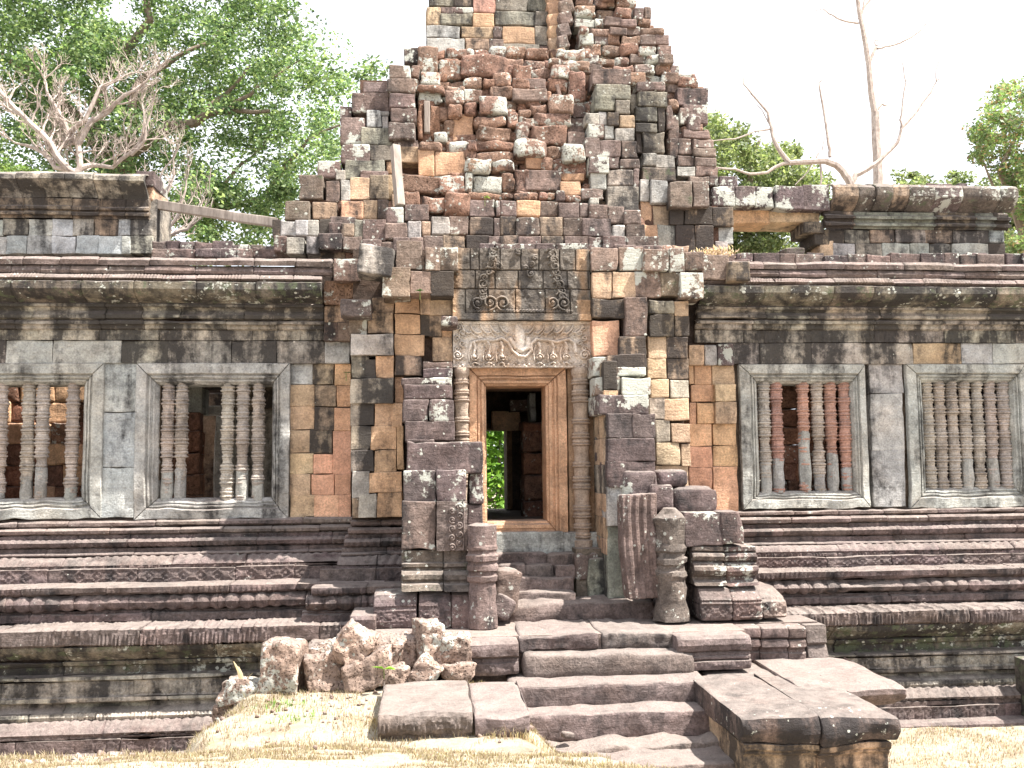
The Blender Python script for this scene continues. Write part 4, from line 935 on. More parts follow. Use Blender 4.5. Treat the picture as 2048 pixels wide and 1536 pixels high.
# ---------------------------------------------------------------- broken column stumps and stacked ruins before the door
o = MB(); a = W(964, 1048, -2.05); z1 = a[2]; z0 = PLT-.01; H = z1-z0; R = .195
lathe(o, a[0], -2.05, [(.01, z1+.01), (R*.6, z1+.01), (R, z1-.02)]+[(R*r, z1-H*t) for t, r in [(.2, .98), (.22, 1.06), (.245, 1.06), (.25, .96), (.28, .98), (.30, 1.1), (.35, 1.1), (.36, .95), (.385, 1.0), (.40, 1.08), (.44, 1.08), (.45, .93), (.49, .96), (.50, 1.05), (.545, 1.05), (.56, .9), (.66, .95), (.76, .9), (.80, .96), (.9, 1.02), (.99, 1.04), (1, .9)]], 'e', 14, .010, (.5, .1, .5))
tag(o.build('column_stump', STONE), 'dark ringed column stump at the right foot of the left pier', 'column stump')
o = MB(); block(o, W(1011, 1178, -1.75)+np.array([0, .15, -.05]), (.17, .2, .30), (0, .12, .1), 'e', r=.06, amp=.02, seg=.08)
tag(o.build('fallen_block', STONE), 'rough upright block wedged between the ringed stump and the steps', 'stone block')
o = MB(); block(o, W(1003, 1214, -1.95)+np.array([0.02, .15, 0.0]), (.13, .15, .15), (0, .5, 0), 'd', r=.05, amp=.02, seg=.08)
tag(o.build('fallen_block', STONE), 'small tilted block at the foot of the ringed stump', 'stone block')
# fluted slab
o = MB(); cpt = (W(1281, 1092, -1.95)+np.array([0, .12, 0]))
def flute(p):
    fr = p[:, 1] < 0
    p[:, 1] += np.where(fr, .016*np.sign(np.sin(p[:, 0]*58+1.))*np.clip(1-np.abs(p[:, 0])/.24, 0, 1)**.3, 0)
    p[:, 0] += .03*(p[:, 2]/.7)**2
block(o, cpt, (.245, .16, .70), (0, -.055, .05), 'e', r=.03, amp=.012, seg=.022, taper=flute, par=(.62, .05, .3))
tag(o.build('fluted_slab', STONE), 'tall fluted stone slab with white lichen leaning right of the steps', 'stone slab')
o = MB(); a = W(1338, 1040, -2.0); z1 = a[2]; z0 = W(1350, 1240, -2.0)[2]; H = z1-z0; R = .20
pr = [(.02, z1+.17), (R*.5, z1+.15), (R*.8, z1+.08), (R*1.12, z1+.03)]+[(R*r, z1-H*t) for t, r in [(.0, 1.14), (.06, .98), (.24, .92), (.28, 1.06), (.31, 1.06), (.33, .94), (.37, .96), (.39, 1.1), (.43, 1.1), (.45, .96), (.5, 1.0), (.52, 1.1), (.56, 1.1), (.6, .98), (.68, 1.05), (.8, .98), (.9, 1.15), (1., 1.25)]]
lathe(o, a[0]+.02, -1.95, pr, 'm', 16, .022, (.55, .2, .4))
tag(o.build('column_stump', STONE), 'pale capped round column stump beside the fluted slab', 'column stump')
def single(name, lab, cat, x0, y0, x1, y1, c, Y, T=.5, tilt=0, **k):
    mb = MB(); pb(mb, x0, y0, x1, y1, Y, c, T, tilt, seg=.08, **k); return tag(mb.build(name, STONE), lab, cat)
def arch(mb_r=.0): pass
single('loose_block', 'round shouldered block highest on the right hand stack', 'stone block', 1247, 940, 1317, 1000, 'w', -1.62, .5, r=.08)
single('loose_block', 'round shouldered block touching the orange wall, second highest on the right stack', 'stone block', 1316, 939, 1380, 975, 'd', -1.5, .5, r=.11)
single('loose_block', 'small block behind the fluted slab top', 'stone block', 1300, 969, 1348, 1025, 'w', -1.72, .4, r=.03)
single('loose_block', 'wide round cornered block before the orange wall', 'stone block', 1345, 974, 1440, 1030, 'd', -1.6, .6, r=.12)
single('loose_block', 'plain block in the middle of the right hand stack, hidden behind its neighbours', 'stone block', 1320, 1020, 1450, 1180, 'd', -1.35, .6)
pR2 = thing('stacked_ruin', 'low ruined pier of carved mouldings at the right end of the steps', 'ruined pier')
mb = MB(); pb(mb, 1368, 1026, 1445, 1092, -2.0, 'w', .7, seg=.09); mb.build('stone_block', STONE, pR2)
mb = MB()
def slant(p): p[:, 0] -= np.clip(p[:, 0], 0, 1)*np.clip(p[:, 2]+.05, 0, 1)*1.5
pb(mb, 1443, 1024, 1491, 1089, -2.0, 'e', .7, seg=.06, taper=slant); mb.build('stone_block', STONE, pR2)
b3 = [(0, 1092), (.04, 1094), (.04, 1101), (-.02, 1104), (.05, 1107), (.08, 1113), (.05, 1120), (-.02, 1123), (.05, 1128), (.05, 1131), (.12, 1134), (.14, 1142), (.1, 1150), (.02, 1154), (.02, 1160), (.12, 1166), (.14, 1172)]
part_mold(pR2, 'moulded_base', 1382, 1447, -1.95, b3, .8, 'm'); part_mold(pR2, 'moulded_base', 1447, 1510, -1.9, b3, .8, 'e')
b4 = [(.02, 1173), (.1, 1178), (.15, 1188), (.2, 1200), (.2, 1236), (.18, 1240)]
g3 = band(1205, 1234, 'd', 1450, -2.1, .2, .022); g4 = band(1196, 1201, 'o', 1450, -2.1, .045)
g34 = lambda x, p, z: g3(x, p, z)+g4(x, p, z)
part_mold(pR2, 'base_block', 1392, 1454, -1.95, b4, .8, 'd', g34)
b5 = [(-.25, 1160), (.02, 1178), (.12, 1188), (.2, 1200), (.2, 1234), (.18, 1239)]
part_mold(pR2, 'base_block', 1455, 1514, -1.95, b5, .8, 'e', g34)
part_mold(pR2, 'base_block', 1515, 1562, -1.9, [(-.3, 1172), (.02, 1190), (.18, 1205), (.2, 1232), (.18, 1236)], .8, 'e', g34)
# loose stones around the porch cornice
single('tilted_capital', 'pale moulded block tilting out beside the left porch cornice', 'stone block', 716, 490, 786, 548, 'q', -1.2, .55, .12, r=.02)
single('projecting_block', 'mossy lichen spotted block jutting from the wall left of the porch', 'stone block', 680, 597, 741, 632, 'w', -1.05, .6, r=.03, par=(.6, .5, .3))
single('small_ledge_stone', 'small brown stone sticking out beside the lintel left end', 'stone block', 884, 632, 917, 652, 'e', -1.0, .5, r=.03)
single('upright_block', 'square dark block standing on the right gallery cornice', 'stone block', 1458, 522, 1502, 562, 'k', -.75, .4, r=.03)
# ---------------------------------------------------------------- interior of the tower seen through the door
m = MB()
xl, xr_ = W(925, 900, 0)[0]-.3, W(1150, 900, 0)[0]+1.2; zf = W(1030, 1042, YD+.1)[2]-.02; zc_ = W(1000, 640, YD)[2]+.7
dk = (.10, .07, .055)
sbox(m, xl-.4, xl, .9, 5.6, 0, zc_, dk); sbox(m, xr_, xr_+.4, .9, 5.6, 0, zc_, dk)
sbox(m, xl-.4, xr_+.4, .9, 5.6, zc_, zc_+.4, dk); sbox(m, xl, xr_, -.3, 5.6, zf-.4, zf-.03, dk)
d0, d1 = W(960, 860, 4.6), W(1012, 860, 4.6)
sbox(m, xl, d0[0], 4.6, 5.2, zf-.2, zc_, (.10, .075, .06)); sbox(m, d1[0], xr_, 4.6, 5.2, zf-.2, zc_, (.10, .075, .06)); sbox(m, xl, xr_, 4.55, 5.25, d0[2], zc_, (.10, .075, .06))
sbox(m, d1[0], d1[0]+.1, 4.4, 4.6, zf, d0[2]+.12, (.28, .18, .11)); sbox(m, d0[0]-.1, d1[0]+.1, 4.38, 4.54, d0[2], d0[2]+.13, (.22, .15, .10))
data(m, '1045 842 1090 862 R 1.9;1045 862 1095 905 l 1.9;1046 905 1095 950 R 1.9;1046 950 1095 1000 l 1.9;1046 1000 1095 1045 l 1.9;1020 800 1065 822 e 3.0;985 822 1040 860 t 3.6;1060 786 1073 842 b 2.2', T=.5)
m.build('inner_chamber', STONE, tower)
# ---------------------------------------------------------------- stairs
stair = thing('stone_staircase', 'worn sandstone steps climbing to the doorway', 'staircase')
def step(px0, px1, ye, yb, Y, depth=.9, code='s', r=.045, amp=.014, name='step', seg=.06, split=None):
    xs = [px0]+(split or [])+[px1]
    mb = MB()
    for a, b in zip(xs[:-1], xs[1:]):
        pa = W((a+b)/2, ye, Y); z0 = W((a+b)/2, yb, Y)[2]-.06; xa = W(a, ye, Y)[0]; xb = W(b, ye, Y)[0]
        block(mb, ((xa+xb)/2, Y+depth/2, (pa[2]+z0)/2+rnd.uniform(-.006, .006)), ((xb-xa)/2-.002, depth/2, (pa[2]-z0)/2), (0, rnd.gauss(0, .006), 0), code, r=r, amp=amp, seg=seg, par=(.15, .03, .55))
    return mb.build(name, STONE, stair)
step(985, 1200, 1064, 1102, -.62, 1.0, 'g', .02, .008, 'threshold', split=[1128])
step(990, 1192, 1107, 1128, -.84, .6, split=[1095], r=.04, amp=.015)
step(996, 1152, 1130, 1152, -1.0, .5, split=[1050, 1110], r=.04, amp=.015)
step(1024, 1150, 1155, 1181, -1.15, .5, r=.03, amp=.015)
step(1024, 1152, 1184, 1200, -1.35, .6, r=.03, amp=.015)
step(985, 1316, 1204, 1246, -1.62, .7, r=.12, amp=.03, code='e')
z_t = PLT
def terr(px0, px1, ye, yb, **k): return step(px0, px1, ye, yb, (lambda zz: CY+0)(0), **k)
step(1037, 1352, 1268, 1292, -2.78, 2.0, split=[1200], r=.04, amp=.025)
step(1045, 1392, 1308, 1352, -3.08, .9, r=.10, amp=.02)
step(1020, 1418, 1364, 1406, -3.46, .9, r=.05, amp=.016)
step(1030, 1446, 1424, 1472, -3.86, .9, r=.05, amp=.018)
step(1100, 1468, 1492, 1530, -4.26, .9, r=.05, amp=.035)
step(1100, 1500, 1534, 1590, -4.8, 1.2, r=.05, amp=.02)
m = MB()
xa = W(712, 1256, -2.0)[0]; xb = W(1476, 1250, -2.4)[0]
sbox(m, xa, xb, -2.7, -.5, 0, PLT-.012, (.22, .17, .15), 0, (.05, 0, .1))
sbox(m, xb, W(1640, 1300, -2.2)[0], -2.15, -.5, 0, PLT-.012, (.13, .10, .09))
sbox(m, W(1045, 1300, -3)[0], W(1390, 1300, -3)[0], -3.9, -2.0, -.2, .9, (.1, .08, .07))
m.build('terrace', STONE, stair)
single('broken_step_block', 'weathered block closing the right end of the upper steps', 'stone block', 1150, 1106, 1200, 1160, 'e', -1.05, .5, r=.07)
single('broken_step_block', 'low moulded block between the upper steps and the fluted slab', 'stone block', 1176, 1118, 1222, 1198, 'n', -1.12, .5, r=.03)
single('tilted_slab', 'pale slanting stone wedged at the right end of the rounded step', 'stone block', 1312, 1205, 1340, 1238, 's', -1.75, .4, .5, r=.02)
fl = thing('stair_flank', 'moulded stone shoulder left of the steps behind the rubble', 'stair flank')
f1 = [(0, 1284), (.05, 1291), (.06, 1300), (.05, 1314), (-.05, 1318), (-.03, 1321), (-.03, 1327), (.01, 1329), (.02, 1346), (0, 1352)]
gp = band(1331, 1345, 'p', 960, -3.05, .09, .012)
part_mold(fl, 'moulded_block', 712, 866, -3.0, f1, 1.6, 's', gp); part_mold(fl, 'moulded_block', 869, 1037, -3.02, f1, 1.6, 's', gp)
part_mold(fl, 'ledge_slab', 700, 752, -2.2, [(0, 1232), (.03, 1240), (0, 1262)], 1.2, 's')
fr = thing('stair_flank', 'moulded stone shoulder right of the steps above the big corner pedestal', 'stair flank')
f2 = [(0, 1270), (.05, 1278), (.07, 1290), (.04, 1301), (-.02, 1304), (0, 1308), (0, 1312), (.03, 1314), (.03, 1318), (-.01, 1321), (.05, 1324), (.05, 1335), (.03, 1340)]
gp2 = band(1323, 1335, 'p', 1420, -3.05, .06, .012)
part_mold(fr, 'moulded_block', 1352, 1500, -2.98, f2, 1.8, 's', gp2)
f3 = [(0, 1252), (.05, 1257), (.06, 1264), (.05, 1274), (-.02, 1277), (.04, 1280), (.05, 1293), (-.03, 1297), (-.03, 1303), (0, 1306), (0, 1324), (-.02, 1330)]
for x0, x1, c in ((1478, 1519, 'e'), (1520, 1575, 's'), (1576, 1610, 'e')): part_mold(fr, 'moulded_block', x0, x1, -2.35+.0*x0, f3, 1.4, c)
part_mold(fr, 'moulded_block', 1611, 1652, -2.3, [(0, 1250), (.03, 1262), (.05, 1285), (-.02, 1290), (.02, 1294), (.06, 1314), (.04, 1322)], 1.2, 's')
pd = thing('corner_pedestal', 'large cracked stone pedestal at the lower right of the steps', 'pedestal')
f4 = [(0, 1432), (.04, 1437), (.065, 1450), (.06, 1468), (.03, 1476), (-.02, 1485)]; f4b = [(-.06, 1486), (-.02, 1489), (-.02, 1499), (-.07, 1502), (-.06, 1506), (-.11, 1510), (-.11, 1610)]
P4 = (.35, .1, .9)
for a_, b_ in ((1492, 1640), (1641, 1786)): part_mold(pd, 'moulded_side', a_, b_, -5.18, f4b, 1.9, 't', None, (.15, .1, .9), .02, 1488)
part_mold(pd, 'cap_block', 1482, 1636, -5.18, f4, 1.95, 'e', None, P4, .03); part_mold(pd, 'cap_block', 1639, 1794, -5.2, f4, 1.95, 'e', None, P4, .03)
part_mold(pd, 'cap_block', 1600, 1806, -3.95, [(0, 1372), (.06, 1380), (.08, 1392), (.02, 1402), (-.2, 1410)], 1.6, 's', None, (.1, .1, .2), .035)
part_mold(pd, 'cap_block', 1425, 1600, -3.28, [(0, 1357), (.0, 1385)], 1.1, 's', None, None, .02)
m = MB(); sbox(m, W(1412, 1380, -3.5)[0], W(1770, 1500, -5.0)[0], -4.95, -2.2, -.2, W(1500, 1432, -5.18)[2]-.12, (.16, .12, .10), 0, (.15, 0, .5)); m.build('core', STONE, pd)
for i, (x0, x1, lab) in enumerate(((756, 946, 'long half buried carved slab lying in the straw grass'), (950, 1060, 'short half buried block at the right end of the carved slab'))):
    mb = MB(); mold_px(mb, x0, x1, -5.15-.05*i, [(0, 1428+4*i), (.04, 1438), (.05, 1448), (.04, 1462+6*i), (-.02, 1474+6*i), (-.04, 1505)], 1.5-.0*i, 's', band(1436, 1466, 'p', 850, -5.1, .17, .02) if not i else None, (.08, 0, .2), .03)
    tag(mb.build('half_buried_slab', STONE), lab, 'stone slab')
# ---------------------------------------------------------------- ground
def sst(a, b, x): t = np.clip((x-a)/(b-a), 0, 1); return t*t*(3-2*t)
def gz(X, Y):
    X = np.asarray(X, float); Y = np.asarray(Y, float)
    plat = np.interp(Y, [-40, -15, -10, -8.4, -6.6, -5.6, -3.2, -2.2], [2.7, 2.45, W(150, 1545, -10)[2], W(150, 1524, -8.4)[2], W(150, 1513, -6.6)[2], 1.40, 1.47, 1.30])-.12*sst(-.6, 1.2, X)*(Y < -5.6)
    left = np.maximum(sst(-2.95+.2*np.sin(Y*2), -2.05+.15*np.sin(Y*3), X), 1-sst(-6.3, -3.6, Y))
    right = 1-sst(.80, 1.9, X+.10*(Y+5)); right = np.maximum(right, 1-sst(-14.5, -12, Y))
    low = np.where(X > 2.5, lev('R', 1518, 1.86)-.02, lev('L', 1518, 1.86)-.01)+.3*sst(4.2, 2.6, X)*sst(.5, 1.5, X)*(1-sst(-3., -2, Y))
    a = left*right
    back = 1-sst(-2.3, -1.6, Y)*0
    z = low*(1-a)+plat*a*back
    P = np.stack([X, Y, 0*X], -1)
    z = z+fbm(P, .9, 3, 3)*.035+fbm(P, 5., 8, 3)*.012*(Y < 0)
    far = sst(0, 1.5, Y); return z*(1-far)+far*(0.0+.0*X)
def axisn(): 
    near = list(np.arange(-9, 11, .07)); a = []
    x = -9.; s = .1
    while x > -900: s *= 1.35; x -= s; a.append(x)
    b = []; x = near[-1]; s = .1
    while x < 900: s *= 1.35; x += s; b.append(x)
    return np.array(a[::-1]+near+b)
gx = axisn(); gy = []
y = -15.5; gyn = list(np.arange(-15.5, -9, .25))+list(np.arange(-9, 1.0, .07)); b = []; y = 1.0; s = .15
while y < 1500: s *= 1.3; y += s; b.append(y)
a_ = []; y = -15.5; s = .5
while y > -200: s *= 1.5; y -= s; a_.append(y)
gy = np.array(a_[::-1]+gyn+b)
Xg, Yg = np.meshgrid(gx, gy, indexing='ij'); Zg = gz(Xg, Yg)
n, k = Xg.shape; i, j = np.meshgrid(np.arange(n-1), np.arange(k-1), indexing='ij'); a = (i*k+j).ravel()
mb = MB(); mb.add(np.stack([Xg, Yg, Zg], -1).reshape(-1, 3), np.stack([a, a+k, a+k+1, a+1], -1), (.5, .42, .28))
m_, nt, bs = newmat('straw_ground')
pos = N(nt, 'ShaderNodeNewGeometry').outputs['Position']
n1 = noise(nt, pos, 1.4, 5, .65); n2 = noise(nt, pos, 16, 6, .75); n3 = noise(nt, pos, 70, 4, .7)
c = mixc(nt, mrange(nt, n2, .35, .65, 0., 1.), (.25, .215, .165), (.38, .335, .265))
c = mixc(nt, mrange(nt, n1, .50, .66, 0., .55), c, (.19, .13, .09))
c = mixc(nt, mrange(nt, n2, .60, .70, 0., .6), c, (.10, .07, .05))
c = mixc(nt, mrange(nt, n3, .58, .7, 0., .5), c, (.30, .24, .15))
n4 = noise(nt, pos, 2.7, 4, .7); c = mixc(nt, mrange(nt, n4, .62, .72, 0., .45), c, (.20, .27, .10))
nt.links.new(c, bs.inputs['Base Color']); bs.inputs['Roughness'].default_value = .95; bs.inputs['Specular IOR Level'].default_value = .1
bp = N(nt, 'ShaderNodeBump'); bp.inputs['Strength'].default_value = .7; bp.inputs['Distance'].default_value = .03
nt.links.new(mth(nt, 'ADD', n2, mth(nt, 'MULTIPLY', n3, .5)), bp.inputs['Height']); nt.links.new(bp.outputs[0], bs.inputs['Normal'])
tag(mb.build('ground', m_), kind='structure')
# dry grass
def blades(mb, xs, ys, zs, hmin, hmax, wd, cols, lean=.6):
    n = len(xs); h = NR.uniform(hmin, hmax, n); an = NR.uniform(0, math.tau, n); le = NR.uniform(.1, lean, n)*h
    ax, ay = np.cos(an), np.sin(an); bx, by = -ay*wd, ax*wd
    base = np.stack([xs, ys, zs-.005], -1); tip = base+np.stack([ax*le*1.3, ay*le*1.3, h], -1); mid = base+np.stack([ax*le*.4, ay*le*.4, h*.6], -1)
    sd = np.stack([bx, by, 0*bx], -1)
    V = np.stack([base-sd, base+sd, mid+sd*.8, mid-sd*.8, tip+sd*.1, tip-sd*.1], 1)
    F = (np.arange(n)*6)[:, None, None]+np.array([[0, 1, 2, 3], [3, 2, 4, 5]])[None]
    c = np.array(cols)[NR.integers(0, len(cols), n)]*NR.uniform(.75, 1.2, (n, 1))
    mb.add(V.reshape(-1, 3), F.reshape(-1, 4), np.repeat(c, 6, 0))
mb = MB()
for n_, x0, x1, y0, y1, hm in ((26000, -4.5, 1.6, -7.0, -2.9, .07), (60000, -5.2, 2.6, -9.4, -6.2, .04), (9000, 1.5, 3.1, -8.5, -4.7, .05), (90000, -3.6, 2.6, -11.4, -9.0, .024), (9000, -5, -1.5, -4.2, -2.1, .07), (9000, 4.6, 8.0, -4.0, -1.9, .06), (5000, 1.0, 2.6, -5.6, -4.0, .06)):
    xs = NR.uniform(x0, x1, n_); ys = NR.uniform(y0, y1, n_); P = np.stack([xs, ys, 0*xs], -1)
    k_ = (fbm(P, 3.2, 21, 3)+NR.normal(0, .25, n_) > -.1); xs, ys = xs[k_], ys[k_]
    blades(mb, xs, ys, gz(xs, ys), hm*.2, hm, .0035 if hm > .03 else .002, [(.34, .285, .20), (.27, .21, .14), (.42, .36, .27), (.19, .13, .09)])
mp_ = MB()
for k in range(420):
    x = rnd.uniform(-4, 2.2); y = rnd.uniform(-8.6, -3.3) if k % 3 else rnd.uniform(-4.6, -3.6); z = float(gz(x, y)); q = rnd.uniform(.008, .028)*(1.6 if k % 17 == 0 else 1)
    block(mp_, (x, y, z+q*.2), (q, q*rnd.uniform(.6, 1.1), q*.6), (rnd.random(), rnd.random(), rnd.random()*3), 's', r=q*.4, amp=.004, seg=.06, col=rnd.choice([(.25, .18, .14), (.16, .11, .09), (.34, .3, .26)]))
tag(mp_.build('pebbles', STONE), kind='stuff')
# longer tufts along the feet of stones
for px, py, nn, zz in ((560, 1405, 260, 1.3), (640, 1395, 300, 1.3), (720, 1390, 260, 1.3), (800, 1380, 300, 1.3), (880, 1370, 260, 1.3), (780, 1470, 300, 1.3), (860, 1476, 420, 1.3), (940, 1482, 300, 1.3), (1040, 1490, 260, 1.3), (480, 1440, 420, 1.15), (450, 1450, 420, .95), (520, 1420, 200, 1.25), (1500, 1536, 60, .7)):
    c0 = WZ(px, py, zz); xs = c0[0]+NR.normal(0, .16, nn); ys = c0[1]+NR.normal(0, .07, nn)
    blades(mb, xs, ys, gz(xs, ys), .04, .14, .003, [(.42, .33, .22), (.32, .22, .14), (.5, .43, .31)], .9)
tag(mb.build('dry_grass', M_LEAF), kind='stuff')
mb = MB()
for px, py, nn, zz, sp in ((565, 1400, 260, 1.3, .08), (770, 1345, 30, 1.4, .05), (1800, 1478, 200, .08, .2), (1830, 1490, 160, .08, .2), (845, 1372, 80, 1.35, .05), (1010, 1345, 60, 1.5, .04), (800, 1378, 70, 1.3, .06), (560, 1440, 120, 1.3, .15), (600, 1460, 90, 1.3, .2)):
    c0 = WZ(px, py, zz); xs = c0[0]+NR.normal(0, sp, nn); ys = c0[1]+NR.normal(0, sp*.6, nn)
    blades(mb, xs, ys, np.maximum(gz(xs, ys), zz-.3), .02, .07, .005, [(.13, .26, .05), (.2, .34, .08)], .9)
tag(mb.build('green_weeds', M_LEAF), kind='stuff')
# ---------------------------------------------------------------- laterite rubble
def rock(name, lab, x0, y0, x1, y1, Y, code='L', T=.5, rot=0., group=None, r=.09, ry=0., shear=0.):
    mb = MB(); a = W(x0, y0, Y); b = W(x1, y1, Y); c = ((a[0]+b[0])/2, Y+T/2, (a[2]+b[2])/2)
    kk = rnd.uniform(.75, 1.2)
    def tp(p): p[:, 0] += p[:, 2]*shear; p += vec_noise(p, 2.6, int(x0))*.045; p += vec_noise(p, 17., int(x0))*.012; p += vec_noise(p, 34., int(x0)+5)*.007
    block(mb, c, (abs(b[0]-a[0])/2, T/2, abs(a[2]-b[2])/2), (0, rot, ry), code, r=r, amp=.03, seg=.035, taper=tp, par=(.8, .03, .35), col=tuple(x*kk for x in (.27, .20, .165)))
    return tag(mb.build(name, STONE), lab, 'rubble stone', group)
G_ = 'laterite rubble stones left of the steps'
RK = [('tall pitted block standing at the left end of the rubble row', 524, 1290, 604, 1400, -3.45, 'L', .45, .0, -.2, .08),
 ('low pitted block leaning against the tall left one', 598, 1312, 678, 1388, -3.4, 'L', .5, -.1, .3, -.1),
 ('flat reddish stone lying behind the low blocks', 612, 1284, 676, 1318, -3.1, 'L', .4, -.1, 0, 0),
 ('tilted block with white lichen resting on the middle of the rubble', 668, 1258, 750, 1332, -3.4, 'L', .45, .5, 0, .1),
 ('slanting slab of stone under the tilted lichen block', 684, 1318, 778, 1384, -3.5, 'l', .35, -.45, 0, .3),
 ('bright rounded stone right of the tilted block', 742, 1276, 806, 1342, -3.3, 'L', .45, .2, 0, 0),
 ('small stone under the green weed', 768, 1335, 816, 1378, -3.45, 'L', .3, .1, .3, 0),
 ('narrow orange stone between the bright one and the upright one', 798, 1274, 836, 1338, -3.2, 'L', .4, 0, 0, 0),
 ('tallest upright rubble stone topped with white lichen', 830, 1243, 886, 1352, -3.3, 'L', .42, .06, .2, -.05),
 ('small pointed stone leaning at the foot of the upright one', 822, 1318, 874, 1374, -3.55, 'l', .3, .7, 0, 0),
 ('brown squared stone at the right end of the rubble', 882, 1276, 941, 1328, -3.3, 'L', .42, .02, 0, 0),
 ('flat crumbling stone beneath the brown squared one', 880, 1326, 944, 1362, -3.35, 'L', .45, 0, .1, 0),
 ('bowl shaped dark stone with a splintered stick', 438, 1366, 522, 1416, -3.35, 'L', .5, .05, 0, .25),
 ('low stone half sunk in the grass under the bowl shaped stone', 424, 1408, 518, 1446, -3.3, 'L', .55, -.08, .1, 0)]
for lab, x0, y0, x1, y1, Y, c, T, rot, ry, sh in RK: rock('rubble_stone', lab, x0, y0, x1, y1, Y, c, T, rot, G_, .05, ry, sh)
for k, (px, py, zz, s, lab) in enumerate(((1133, 1466, 1.1, .07, 'small pale pebble on the grass slope beside the fourth step'), (235, 1520, 1.3, .11, 'pinkish clod in the grass at the bottom left'), (1925, 1447, .12, .06, 'tiny dark stone on the ledge at the lower right'), (2040, 1440, .12, .09, 'reddish clod at the right edge on the ledge'))):
    c0 = WZ(px, py, zz); mb = MB(); block(mb, c0+np.array([0, 0, .0]), (s, s*.8, s*.5), (0, .2, .4), 'e' if k else 's', r=s*.45, amp=.012, seg=.03)
    tag(mb.build('small_stone', STONE), lab, 'small stone')
mb = MB(); a = W(487, 1368, -3.15)
for dx, dz, r_ in ((-.12, .26, .03), (-.06, .2, .025), (.1, .12, .01)): tube(mb, [a+[0, 0, -.05], a+[dx*.5, 0, dz*.6], a+[dx, .01, dz]], [r_, r_*.7, .003], (.62, .52, .38), 5)
tag(mb.build('splintered_stick', M_LEAF), 'pale splintered stick poking up from the bowl shaped stone', 'stick')
def sprig(lab, px, py, Y, n, L, col, up=.5):
    mb = MB(); a = W(px, py, Y)
    for k in range(n):
        an = rnd.uniform(0, math.tau); d = np.array([math.cos(an), -abs(math.sin(an))*.6, rnd.uniform(.1, up)]); l = L*rnd.uniform(.6, 1.1)
        s = np.array([-d[1], d[0], .1])*l*.22; c = np.array(col)*rnd.uniform(.8, 1.3)
        V = [a, a+d*l*.5+s, a+d*l+[0, 0, -.2*l], a+d*l*.5-s]; mb.add(V, [(0, 1, 2, 3)], tuple(c))
        mb.add([x+np.array([0, .002, 0]) for x in V], [(0, 3, 2, 1)], tuple(c))
    tube(mb, [a+[0, .05, -.12], a], .006, (.25, .3, .12), 5)
    tag(mb.build('small_weed', M_LEAF), lab, 'weed')
sprig('bright green weed sprouting between the rubble stones', 768, 1338, -3.6, 9, .15, (.26, .42, .07))
sprig('tiny fern growing high on the tower wall', 1050, 95, 2.75, 12, .14, (.06, .22, .07), .9)
sprig('dark little plant in the joint left of the pediment', 840, 582, -1.12, 14, .07, (.04, .14, .03), .6)
sprig('small ferny plant on the orange blocks left of the porch', 692, 745, -.72, 12, .10, (.08, .18, .06), .2)
sprig('yellowish sprout on the ledge above the stepped stones', 970, 396, .5, 8, .09, (.3, .42, .12), .7)
mb = MB(); mold_px(mb, 2072, 2160, -2.0, [(0, 1326), (.05, 1332), (.04, 1352), (-.03, 1356), (-.02, 1400), (.04, 1405), (.05, 1445), (.03, 1460)], .5, 'm', None, (.1, .9, .9))
tag(mb.build('mossy_block', STONE), 'green mossy stone corner cut off by the right edge', 'stone block')
# leaf litter on the right roof
mb = MB(); n_ = 500; c0 = W(1428, 512, .1); xs = c0[0]+NR.normal(0, .14, n_); ys = .1+NR.normal(0, .15, n_); zs = c0[2]-.02+NR.uniform(0, .09, n_)
blades(mb, xs, ys, zs, .02, .06, .012, [(.50, .38, .32), (.6, .48, .42), (.36, .25, .2)], 1.5); tag(mb.build('leaf_litter', M_LEAF), kind='stuff')
# ---------------------------------------------------------------- trees
def leaves(mb, C_, R_, n, L, cols, flat=.8, shell=.0):
    """n leaf faces in clumps: C_ centres (k,3), R_ radii (k)"""
    k = NR.integers(0, len(C_), n); d = NR.normal(0, 1, (n, 3)); d /= np.linalg.norm(d, axis=1)[:, None]
    rr = NR.uniform(0, 1, n)**.45
    P = C_[k]+d*(R_[k]*rr)[:, None]*np.array([1, 1, flat])
    a = NR.normal(0, 1, (n, 3)); a[:, 2] *= .6; a /= np.linalg.norm(a, axis=1)[:, None]
    b = NR.normal(0, 1, (n, 3)); b -= a*np.sum(a*b, 1)[:, None]; b /= np.linalg.norm(b, axis=1)[:, None]
    l = L*NR.uniform(.6, 1.3, n)[:, None]
    V = np.stack([P-a*l*.5, P+b*l*.27, P+a*l*.5, P-b*l*.27], 1)
    cv = np.array(cols)[NR.integers(0, len(cols), n)]*NR.uniform(.7, 1.3, (n, 1))*(1+.18*NR.normal(0, 1, len(C_))[k])[:, None].clip(.5, 1.6)
    mb.add(V.reshape(-1, 3), np.arange(n*4).reshape(-1, 4), np.repeat(cv, 4, 0))
def inpoly(x, y, poly):
    c = False; n = len(poly)
    for i in range(n):
        (ax, ay), (bx, by) = poly[i], poly[i-1]
        if (ay > y) != (by > y) and x < (bx-ax)*(y-ay)/(by-ay)+ax: c = not c
    return c
